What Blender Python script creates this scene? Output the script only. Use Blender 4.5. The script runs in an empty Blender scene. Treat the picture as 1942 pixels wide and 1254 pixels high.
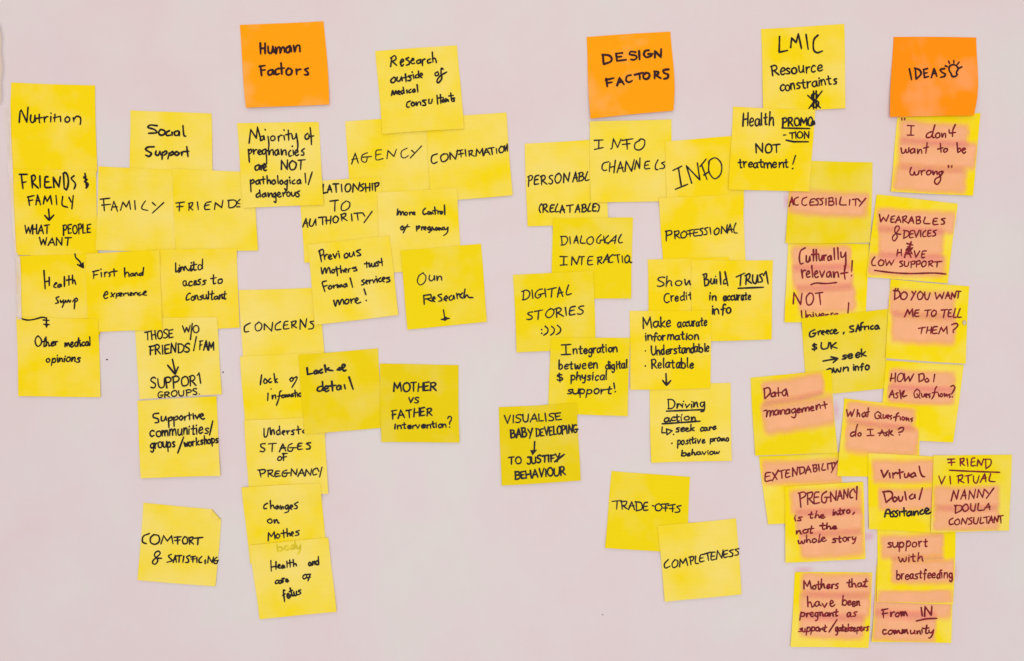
import bpy, math, random
import numpy as np
from mathutils import noise, Vector

# ------------------------------------------------------------------ camera, world, lights
C = bpy.context.scene
S = 0.076 / 154.0                    # metres per unit of the wall drawing (a note is 76 mm wide)
W, H = 1942.0, 1254.0
D = 0.95                             # camera distance from the sheet
cam_d = bpy.data.cameras.new("camera")
cam = bpy.data.objects.new("camera", cam_d)
C.collection.objects.link(cam)
cam.location = (0, -D, 0)
cam.rotation_euler = (math.radians(90), 0, 0)
cam_d.sensor_width = 36.0
cam_d.lens = 36.0 * D / (W * S)
cam_d.clip_start = 0.01
cam_d.clip_end = 50
C.camera = cam

world = bpy.data.worlds.new("World")
C.world = world
world.use_nodes = True
bg = world.node_tree.nodes["Background"]
bg.inputs[0].default_value = (1.0, 0.92, 0.93, 1)
bg.inputs[1].default_value = 0.60

def area(name, loc, target, size, power, color):
    l = bpy.data.lights.new(name, 'AREA')
    l.shape = 'RECTANGLE'
    l.size, l.size_y = size
    l.energy = power
    l.color = color
    o = bpy.data.objects.new(name, l)
    o.location = loc
    o.rotation_euler = (Vector(target) - Vector(loc)).to_track_quat('-Z', 'Y').to_euler()
    C.collection.objects.link(o)
    return o

area("ceiling_lamp", (-0.25, -1.1, 1.55), (0, 0, 0.05), (1.8, 0.8), 4.6, (1.0, 0.76, 0.46))
area("room_lamp", (0.15, -2.7, -0.15), (0, 0, -0.05), (2.8, 2.0), 36.0, (0.975, 1.0, 0.975))

C.view_settings.view_transform = 'Standard'
C.view_settings.look = 'None'
C.view_settings.exposure = 0.0
C.view_settings.gamma = 1.0

# ------------------------------------------------------------------ materials
def new_mat(name):
    m = bpy.data.materials.new(name)
    m.use_nodes = True
    nt = m.node_tree
    p = nt.nodes["Principled BSDF"]
    return m, nt, p

def N(nt, t, **kw):
    n = nt.nodes.new(t)
    for k, v in kw.items():
        setattr(n, k, v)
    return n

def make_paper():
    m, nt, p = new_mat("note_paper")
    L = nt.links.new
    oi = N(nt, 'ShaderNodeObjectInfo')
    tc = N(nt, 'ShaderNodeTexCoord')
    add = N(nt, 'ShaderNodeVectorMath', operation='ADD')
    mul = N(nt, 'ShaderNodeMath', operation='MULTIPLY'); mul.inputs[1].default_value = 37.0
    L(oi.outputs['Random'], mul.inputs[0])
    comb = N(nt, 'ShaderNodeCombineXYZ')
    L(mul.outputs[0], comb.inputs[0]); L(mul.outputs[0], comb.inputs[2])
    L(tc.outputs['Object'], add.inputs[0]); L(comb.outputs[0], add.inputs[1])
    # slow drift of the dye across the sheet
    n1 = N(nt, 'ShaderNodeTexNoise'); n1.inputs['Scale'].default_value = 20; n1.inputs['Detail'].default_value = 3
    L(add.outputs[0], n1.inputs['Vector'])
    mr = N(nt, 'ShaderNodeMapRange'); mr.inputs[1].default_value = 0.32; mr.inputs[2].default_value = 0.70
    mr.inputs[3].default_value = 0.91; mr.inputs[4].default_value = 1.13
    L(n1.outputs['Fac'], mr.inputs[0])
    hsv = N(nt, 'ShaderNodeHueSaturation')
    L(oi.outputs['Color'], hsv.inputs['Color']); L(mr.outputs[0], hsv.inputs['Saturation'])
    # faint streaks and fibres
    mp = N(nt, 'ShaderNodeMapping'); mp.inputs['Scale'].default_value = (60, 60, 420)
    L(add.outputs[0], mp.inputs['Vector'])
    n2 = N(nt, 'ShaderNodeTexNoise'); n2.inputs['Scale'].default_value = 1.0; n2.inputs['Detail'].default_value = 4
    L(mp.outputs[0], n2.inputs['Vector'])
    mr2 = N(nt, 'ShaderNodeMapRange'); mr2.inputs[1].default_value = 0.3; mr2.inputs[2].default_value = 0.7
    mr2.inputs[3].default_value = 0.985; mr2.inputs[4].default_value = 1.008
    L(n2.outputs['Fac'], mr2.inputs[0])
    L(mr2.outputs[0], hsv.inputs['Value'])
    L(hsv.outputs[0], p.inputs['Base Color'])
    n3 = N(nt, 'ShaderNodeTexNoise'); n3.inputs['Scale'].default_value = 1500; n3.inputs['Detail'].default_value = 5
    L(add.outputs[0], n3.inputs['Vector'])
    b = N(nt, 'ShaderNodeBump'); b.inputs['Strength'].default_value = 0.12; b.inputs['Distance'].default_value = 0.0002
    L(n3.outputs['Fac'], b.inputs['Height'])
    L(b.outputs[0], p.inputs['Normal'])
    p.inputs['Roughness'].default_value = 0.62
    p.inputs['Specular IOR Level'].default_value = 0.12
    return m

def make_ink(name, col, rough=0.45):
    m, nt, p = new_mat(name)
    L = nt.links.new
    tc = N(nt, 'ShaderNodeTexCoord')
    n = N(nt, 'ShaderNodeTexNoise'); n.inputs['Scale'].default_value = 260; n.inputs['Detail'].default_value = 3
    L(tc.outputs['Object'], n.inputs['Vector'])
    r = N(nt, 'ShaderNodeMixRGB')
    r.inputs[1].default_value = (*col, 1)
    r.inputs[2].default_value = (min(1, col[0] * 2.2 + .012), col[1] * 1.6 + .003, col[2] * 1.8 + .006, 1)
    mr = N(nt, 'ShaderNodeMapRange'); mr.inputs[1].default_value = .45; mr.inputs[2].default_value = .75
    L(n.outputs['Fac'], mr.inputs[0]); L(mr.outputs[0], r.inputs[0])
    L(r.outputs[0], p.inputs['Base Color'])
    p.inputs['Roughness'].default_value = rough
    p.inputs['Specular IOR Level'].default_value = 0.2
    return m

def make_highlight(name, col, strength, soft=.3, ends=.09):
    m, nt, p = new_mat(name)
    L = nt.links.new
    nt.nodes.remove(p)
    out = nt.nodes['Material Output']
    d = N(nt, 'ShaderNodeBsdfDiffuse'); d.inputs[0].default_value = (*col, 1)
    t = N(nt, 'ShaderNodeBsdfTransparent')
    mix = N(nt, 'ShaderNodeMixShader')
    uv = N(nt, 'ShaderNodeUVMap'); uv.uv_map = "UVMap"
    sep = N(nt, 'ShaderNodeSeparateXYZ'); L(uv.outputs[0], sep.inputs[0])
    tc = N(nt, 'ShaderNodeTexCoord')
    n = N(nt, 'ShaderNodeTexNoise'); n.inputs['Scale'].default_value = 90; n.inputs['Detail'].default_value = 3
    L(tc.outputs['Object'], n.inputs['Vector'])
    ns = N(nt, 'ShaderNodeMath', operation='MULTIPLY_ADD'); ns.inputs[1].default_value = .10; ns.inputs[2].default_value = -.05
    L(n.outputs['Fac'], ns.inputs[0])
    def edge(o, width):
        # distance to the nearer end of 0..1, wobbled by the noise, into a soft edge
        a = N(nt, 'ShaderNodeMath', operation='SUBTRACT'); a.inputs[1].default_value = .5; L(o, a.inputs[0])
        b = N(nt, 'ShaderNodeMath', operation='ABSOLUTE'); L(a.outputs[0], b.inputs[0])
        c = N(nt, 'ShaderNodeMath', operation='SUBTRACT'); c.inputs[0].default_value = .5; L(b.outputs[0], c.inputs[1])
        e = N(nt, 'ShaderNodeMath', operation='ADD'); L(c.outputs[0], e.inputs[0]); L(ns.outputs[0], e.inputs[1])
        f = N(nt, 'ShaderNodeMapRange'); f.interpolation_type = 'SMOOTHSTEP'
        f.inputs[1].default_value = -.03; f.inputs[2].default_value = width
        L(e.outputs[0], f.inputs[0])
        return f.outputs[0]
    ea, eb = edge(sep.outputs[0], ends), edge(sep.outputs[1], soft)
    q = N(nt, 'ShaderNodeMath', operation='MULTIPLY'); L(ea, q.inputs[0]); L(eb, q.inputs[1])
    n2 = N(nt, 'ShaderNodeTexNoise'); n2.inputs['Scale'].default_value = 45; n2.inputs['Detail'].default_value = 2
    L(tc.outputs['Object'], n2.inputs['Vector'])
    mr = N(nt, 'ShaderNodeMapRange'); mr.inputs[1].default_value = .3; mr.inputs[2].default_value = .7
    mr.inputs[3].default_value = strength * .88; mr.inputs[4].default_value = strength * 1.08
    L(n2.outputs['Fac'], mr.inputs[0])
    q2 = N(nt, 'ShaderNodeMath', operation='MULTIPLY'); L(q.outputs[0], q2.inputs[0]); L(mr.outputs[0], q2.inputs[1])
    L(q2.outputs[0], mix.inputs[0]); L(t.outputs[0], mix.inputs[1]); L(d.outputs[0], mix.inputs[2])
    L(mix.outputs[0], out.inputs['Surface'])
    return m

def make_sheet():
    m, nt, p = new_mat("white_plastic_sheet")
    L = nt.links.new
    tc = N(nt, 'ShaderNodeTexCoord')
    n = N(nt, 'ShaderNodeTexNoise'); n.inputs['Scale'].default_value = 7.0; n.inputs['Detail'].default_value = 5
    n.inputs['Roughness'].default_value = .6
    L(tc.outputs['Object'], n.inputs['Vector'])
    cr = N(nt, 'ShaderNodeValToRGB')
    cr.color_ramp.elements[0].position = .36; cr.color_ramp.elements[0].color = (.708, .592, .606, 1)
    cr.color_ramp.elements[1].position = .64; cr.color_ramp.elements[1].color = (.690, .650, .636, 1)
    e = cr.color_ramp.elements.new(.5); e.color = (.704, .622, .630, 1)
    L(n.outputs['Fac'], cr.inputs[0])
    # wiped-off marker haze
    n2 = N(nt, 'ShaderNodeTexNoise'); n2.inputs['Scale'].default_value = 9; n2.inputs['Detail'].default_value = 6
    n2.inputs['Distortion'].default_value = 1.5
    L(tc.outputs['Object'], n2.inputs['Vector'])
    mr = N(nt, 'ShaderNodeMapRange'); mr.inputs[1].default_value = .55; mr.inputs[2].default_value = .8
    mr.inputs[3].default_value = 0; mr.inputs[4].default_value = .30
    L(n2.outputs['Fac'], mr.inputs[0])
    mx = N(nt, 'ShaderNodeMixRGB'); mx.inputs[2].default_value = (.70, .57, .63, 1)
    L(mr.outputs[0], mx.inputs[0]); L(cr.outputs[0], mx.inputs[1])
    L(mx.outputs[0], p.inputs['Base Color'])
    n3 = N(nt, 'ShaderNodeTexNoise'); n3.inputs['Scale'].default_value = 30; n3.inputs['Detail'].default_value = 6
    L(tc.outputs['Object'], n3.inputs['Vector'])
    b = N(nt, 'ShaderNodeBump'); b.inputs['Strength'].default_value = .25; b.inputs['Distance'].default_value = .0012
    L(n3.outputs['Fac'], b.inputs['Height']); L(b.outputs[0], p.inputs['Normal'])
    p.inputs['Roughness'].default_value = .45
    p.inputs['Specular IOR Level'].default_value = .22
    return m

def make_wall():
    m, nt, p = new_mat("painted_wall")
    L = nt.links.new
    tc = N(nt, 'ShaderNodeTexCoord')
    n = N(nt, 'ShaderNodeTexNoise'); n.inputs['Scale'].default_value = 60; n.inputs['Detail'].default_value = 6
    L(tc.outputs['Object'], n.inputs['Vector'])
    r = N(nt, 'ShaderNodeMixRGB'); r.inputs[1].default_value = (.66, .54, .46, 1); r.inputs[2].default_value = (.72, .60, .52, 1)
    L(n.outputs['Fac'], r.inputs[0]); L(r.outputs[0], p.inputs['Base Color'])
    b = N(nt, 'ShaderNodeBump'); b.inputs['Strength'].default_value = .4; b.inputs['Distance'].default_value = .002
    L(n.outputs['Fac'], b.inputs['Height']); L(b.outputs[0], p.inputs['Normal'])
    p.inputs['Roughness'].default_value = .8
    return m

def make_glare():  # whitish translucent colour standing in for glare on the note edges
    m, nt, p = new_mat("painted_glare")
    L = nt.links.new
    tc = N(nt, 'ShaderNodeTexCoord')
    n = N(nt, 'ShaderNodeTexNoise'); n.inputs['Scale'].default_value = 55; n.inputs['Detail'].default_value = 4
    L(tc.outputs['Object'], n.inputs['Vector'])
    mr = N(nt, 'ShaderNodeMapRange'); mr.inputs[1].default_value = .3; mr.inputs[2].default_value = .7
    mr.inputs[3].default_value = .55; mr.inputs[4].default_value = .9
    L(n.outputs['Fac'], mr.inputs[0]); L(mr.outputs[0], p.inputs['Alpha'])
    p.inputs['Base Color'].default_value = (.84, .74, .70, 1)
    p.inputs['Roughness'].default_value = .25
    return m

PAPER = make_paper()
INK = make_ink("black_marker_ink", (.0035, .0015, .004))
BROWN = make_ink("dark_marker_ink_on_orange", (.022, .0015, .002))
MAROON = make_ink("marker_ink_mixed_with_pink", (.15, .0008, .008))
OLIVE = make_ink("ink_showing_through_paper", (.62, .50, .015), .7)
PINK = make_highlight("pink_highlighter", (1.0, .50, .275), .84)
PINK2 = make_highlight("pink_highlighter_second_pass", (1.0, .38, .34), .42, .6)
SMUDGE = make_highlight("pale_pink_smudge", (.92, .47, .60), .36, .55, .45)
SHEET = make_sheet()
WALL = make_wall()
GLARE = make_glare()

# ------------------------------------------------------------------ helpers
def wpos(px, py, h=0.0):
    # a point on the wall drawing, h metres proud of the sheet; a raised point is set where the eye sees it
    k = 1 - h / D
    return ((px - W / 2) * S * k, -h, (H / 2 - py) * S * k)

def obj(name, verts, faces, mat, parent=None, origin=(0, 0, 0), smooth=True, uvs=None):
    me = bpy.data.meshes.new(name)
    o3 = np.array(origin)
    me.from_pydata([tuple(np.array(v) - o3) for v in verts], [], faces)
    if uvs is not None:
        l = me.uv_layers.new(name="UVMap")
        for lp in me.loops:
            l.data[lp.index].uv = uvs[lp.vertex_index]
    if smooth:
        me.polygons.foreach_set("use_smooth", [True] * len(me.polygons))
    me.materials.append(mat)
    me.update()
    o = bpy.data.objects.new(name, me)
    C.collection.objects.link(o)
    if parent is not None:
        o.parent = parent
    else:
        o.location = origin
    return o

# ------------------------------------------------------------------ heights: sheet first, notes pile on top
G = 2.0
gw, gh = int(W / G) + 1, int(H / G) + 1

RIDGES = [  # soft creases in the plastic: x0,y0,x1,y1,width,height(mm)
    (978, 245, 1002, 330, 7, .55), (965, 250, 985, 240, 8, .35), (1405, 1118, 1500, 1088, 16, .6),
    (700, 55, 790, 150, 30, .8), (905, 195, 960, 205, 12, .35), (0, 8, 28, 26, 5, .9), (18, 30, 30, 14, 4, .7),
    (2, 20, 10, 40, 4, .8), (320, 915, 365, 930, 5, .25), (1150, 240, 1120, 150, 25, .5), (1340, 1170, 1640, 1248, 30, .7),
    (890, 860, 1110, 1010, 40, .5), (1880, 30, 1925, 700, 30, .6), (120, 830, 60, 1200, 40, .6), (1425, 420, 1460, 480, 18, .3),
    (560, 560, 700, 640, 26, .3), (880, 650, 940, 760, 25, .4)]

def sheet_h(px, py):
    v = noise.noise(Vector((px / 330.0, py / 300.0, 1.3))) * .0011
    v += noise.noise(Vector((px / 120.0, py / 140.0, 7.3))) * .00035
    for x0, y0, x1, y1, w, a in RIDGES:
        dx, dy = x1 - x0, y1 - y0
        t = max(0, min(1, ((px - x0) * dx + (py - y0) * dy) / (dx * dx + dy * dy)))
        d2 = (px - x0 - t * dx) ** 2 + (py - y0 - t * dy) ** 2
        if d2 < 9 * w * w:
            v += a * .001 * math.exp(-d2 / (w * w)) * (1 - .5 * abs(2 * t - 1))
    return v

def left_edge(py):
    if 40 < py < 205:
        return -1 + 5 * math.sin((py - 40) / 165 * math.pi) ** .7 + 1.2 * math.sin(py * .11)
    return -14 + 4 * math.sin(py * .02)

def build_sheet():
    st = 8.0
    ys = np.append(np.arange(-290, 1480, st), 1481.0)
    xs = np.arange(0, 2340, st)
    verts, faces = [], []
    for j, y in enumerate(ys):
        le = left_edge(y)
        for i, x in enumerate(xs):
            xx = le + (x - 0) * ((2340 - le) / 2340.0)
            yy = y
            if j == len(ys) - 1:
                yy = 1486 + 3.2 * math.sin(x * .006 + 2.2) + 1.2 * math.sin(x * .13)
            h = sheet_h(xx, yy)
            verts.append(((xx - W / 2) * S, -h, (H / 2 - yy) * S))
    nx = len(xs)
    for j in range(len(ys) - 1):
        for i in range(nx - 1):
            a = j * nx + i
            faces.append((a, a + nx, a + nx + 1, a + 1))
    # turned-back rim so the sheet has an edge
    n0 = len(verts)
    rim = [j * nx for j in range(len(ys))] + [(len(ys) - 1) * nx + i for i in range(1, nx)]
    for k in rim:
        v = verts[k]
        verts.append((v[0], v[1] + .0006, v[2]))
    for k in range(len(rim) - 1):
        faces.append((rim[k], n0 + k, n0 + k + 1, rim[k + 1]))
    o = obj("plastic_sheet", verts, faces, SHEET)
    o["kind"] = "structure"
    w = 1.3
    wv = [(-w, .0035, -w * .7), (w, .0035, -w * .7), (w, .0035, w * .7), (-w, .0035, w * .7)]
    o2 = obj("wall", wv, [(0, 1, 2, 3)], WALL, smooth=False)
    o2["kind"] = "structure"
    return o

build_sheet()

HM = np.zeros((gh, gw))
for jj in range(0, gh, 4):
    for ii in range(0, gw, 4):
        HM[jj, ii] = sheet_h(ii * G, jj * G)
# fill between the samples
_rows = np.arange(0, gh, 4); _cols = np.arange(0, gw, 4)
tmp = np.array([np.interp(np.arange(gw), _cols, HM[r, _cols]) for r in _rows])
HM = np.array([np.interp(np.arange(gh), _rows, tmp[:, c]) for c in range(gw)]).T
HM += .0002

def bil_inv(q, px, py):
    (x0, y0), (x1, y1), (x2, y2), (x3, y3) = q      # TL TR BR BL
    px = np.asarray(px, float); py = np.asarray(py, float)
    u = np.full(px.shape, .5); v = np.full(px.shape, .5)
    for _ in range(7):
        fx = (1-u)*(1-v)*x0 + u*(1-v)*x1 + u*v*x2 + (1-u)*v*x3 - px
        fy = (1-u)*(1-v)*y0 + u*(1-v)*y1 + u*v*y2 + (1-u)*v*y3 - py
        xu = (1-v)*(x1-x0) + v*(x2-x3); xv = (1-u)*(x3-x0) + u*(x2-x1)
        yu = (1-v)*(y1-y0) + v*(y2-y3); yv = (1-u)*(y3-y0) + u*(y2-y1)
        det = xu*yv - xv*yu
        u = u - (fx*yv - fy*xv)/det
        v = v - (fy*xu - fx*yu)/det
    return u, v

def grid_sample(Hg, u, v):
    n = Hg.shape[0] - 1
    u = np.clip(u, 0, 1) * n; v = np.clip(v, 0, 1) * n
    i = np.minimum(u.astype(int), n - 1); j = np.minimum(v.astype(int), n - 1)
    fu, fv = u - i, v - j
    h00, h10, h01, h11 = Hg[j, i], Hg[j, i+1], Hg[j+1, i], Hg[j+1, i+1]
    return np.where(fu > fv, h00 + fu*(h10-h00) + fv*(h11-h10), h00 + fv*(h01-h00) + fu*(h11-h01))

def hm_sample(M, x, y):
    i = np.clip(x / G, 0, gw - 1.001); j = np.clip(y / G, 0, gh - 1.001)
    i0 = i.astype(int); j0 = j.astype(int); fi, fj = i - i0, j - j0
    return (M[j0, i0]*(1-fi)*(1-fj) + M[j0, i0+1]*fi*(1-fj) + M[j0+1, i0]*(1-fi)*fj + M[j0+1, i0+1]*fi*fj)

def shifted(A, r, f):
    P = np.pad(A, r, mode='edge'); out = None
    for dy in range(2*r+1):
        row = P[dy:dy+A.shape[0], r:r+A.shape[1]]
        out = row.copy() if out is None else f(out, row)
    P = np.pad(out, r, mode='edge'); o2 = None
    for dx in range(2*r+1):
        col = P[r:r+A.shape[0], dx:dx+A.shape[1]]
        o2 = col.copy() if o2 is None else f(o2, col)
    return o2

NG = 32
THICK = .00011
INKGAP = .00022

class Note:
    pass

def quad_pt(q, u, v):
    (x0, y0), (x1, y1), (x2, y2), (x3, y3) = q
    return ((1-u)*(1-v)*x0 + u*(1-v)*x1 + u*v*x2 + (1-u)*v*x3,
            (1-u)*(1-v)*y0 + u*(1-v)*y1 + u*v*y2 + (1-u)*v*y3)

def build_note(key, q, color, label, lift=(.6, .6), bulge=(0, 0), fold=False, seed=0, toplift=0.0):
    """q = corner points TL,TR,BR,BL; lift = mm the lower left / lower right corner stands off"""
    global HM
    rnd = random.Random(seed)
    us = np.linspace(0, 1, NG + 1)
    U, V = np.meshgrid(us, us)
    X, Y = quad_pt(q, U, V)
    X = X + bulge[1] * np.sin(np.pi * np.clip(V, 0, 1) ** 1.5) * U + bulge[0] * np.sin(np.pi * V ** 1.5) * (1 - U)
    # slightly wavering edges, as paper under tension has
    ph = rnd.random() * 6
    X = X + .5 * np.sin(V * 5 + ph) ; Y = Y + .5 * np.sin(U * 4 + ph * 2)
    R = 4
    Dil = shifted(HM, R, np.maximum)
    Blr = shifted(Dil, R, lambda a, b: a + b) / (2*R+1)**2
    base = hm_sample(Blr, X, Y)
    base = np.maximum(base, hm_sample(HM, X, Y)) + .00005
    lf = (lift[0] * (1 - U) + lift[1] * U) * .001
    own = lf * np.clip((V - .22) / .78, 0, 1) ** 1.9
    own += toplift * .001 * np.clip((.12 - V) / .12, 0, 1) ** 1.5 * (1 - U)
    # gentle cockle of the loose part
    amp = .00012 + .00010 * rnd.random()
    wob = amp * (1 + np.sin(U * (3 + 3 * rnd.random()) + ph + V * 2.2)) * np.clip((V - .1) / .5, 0, 1)
    Hn = base + own + wob
    # write the pile back
    x0, x1 = int(max(0, X.min() / G)), int(min(gw - 1, X.max() / G + 1))
    y0, y1 = int(max(0, Y.min() / G)), int(min(gh - 1, Y.max() / G + 1))
    gx, gy = np.meshgrid(np.arange(x0, x1 + 1) * G, np.arange(y0, y1 + 1) * G)
    uu, vv = bil_inv(q, gx, gy)
    m = (uu > -.012) & (uu < 1.012) & (vv > -.012) & (vv < 1.012)
    hh = grid_sample(Hn, uu, vv) + THICK + INKGAP + .00006
    sub = HM[y0:y1+1, x0:x1+1]
    sub[m] = np.maximum(sub[m], hh[m])
    # mesh: front, back, rim
    n1 = NG + 1
    Xf, Yf, Hf = X.copy(), Y.copy(), Hn + THICK
    if fold:
        # corner turned over along u - v = 28/32
        (ax, ay), (bx, by) = quad_pt(q, .875, 0), quad_pt(q, 1, .125)
        dx, dy = bx - ax, by - ay
        L2 = dx * dx + dy * dy
        for j in range(n1):
            for i in range(n1):
                if U[j, i] - V[j, i] > .8751:
                    t = ((Xf[j, i] - ax) * dx + (Yf[j, i] - ay) * dy) / L2
                    fx, fy = ax + t * dx, ay + t * dy
                    ox, oy = Xf[j, i] - fx, Yf[j, i] - fy
                    dist = math.hypot(ox, oy)
                    Xf[j, i], Yf[j, i] = fx - ox * .80, fy - oy * .80
                    Hf[j, i] += .0005 + dist * S * .42
    verts = []
    for j in range(n1):
        for i in range(n1):
            verts.append(wpos(Xf[j, i], Yf[j, i], Hf[j, i]))
    for j in range(n1):
        for i in range(n1):
            verts.append(wpos(Xf[j, i], Yf[j, i], Hf[j, i] - THICK))
    faces = []
    nn = n1 * n1
    for j in range(NG):
        for i in range(NG):
            a = j * n1 + i
            faces.append((a, a + n1, a + n1 + 1)); faces.append((a, a + n1 + 1, a + 1))
            faces.append((nn + a, nn + a + 1, nn + a + n1 + 1, nn + a + n1))
    ring = [i for i in range(n1)] + [j * n1 + NG for j in range(1, n1)] + \
           [NG * n1 + i for i in range(NG - 1, -1, -1)] + [j * n1 for j in range(NG - 1, 0, -1)]
    rf = []
    for k in range(len(ring)):
        a, b = ring[k], ring[(k + 1) % len(ring)]
        rf.append((a, b, nn + b, nn + a))
    nfl = len(faces)
    faces += rf
    cx, cy = quad_pt(q, .5, .5)
    org = wpos(cx, cy, 0)
    o = obj("sticky_note", verts, faces, PAPER, origin=org)
    me = o.data
    for k in range(nfl, len(me.polygons)):
        me.polygons[k].use_smooth = False
    # keep the rim crisp
    mod = None
    rimset = set()
    for k in range(len(ring)):
        a, b = ring[k], ring[(k + 1) % len(ring)]
        rimset.add((min(a, b), max(a, b))); rimset.add((min(nn + a, nn + b), max(nn + a, nn + b)))
    for e in me.edges:
        if (min(e.vertices), max(e.vertices)) in rimset:
            e.use_edge_sharp = True
    o.color = (*color, 1)
    o["label"] = label
    o["category"] = "sticky note"
    nt = Note()
    nt.o, nt.q, nt.H, nt.org, nt.key = o, q, Hn + THICK, org, key
    return nt

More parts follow.
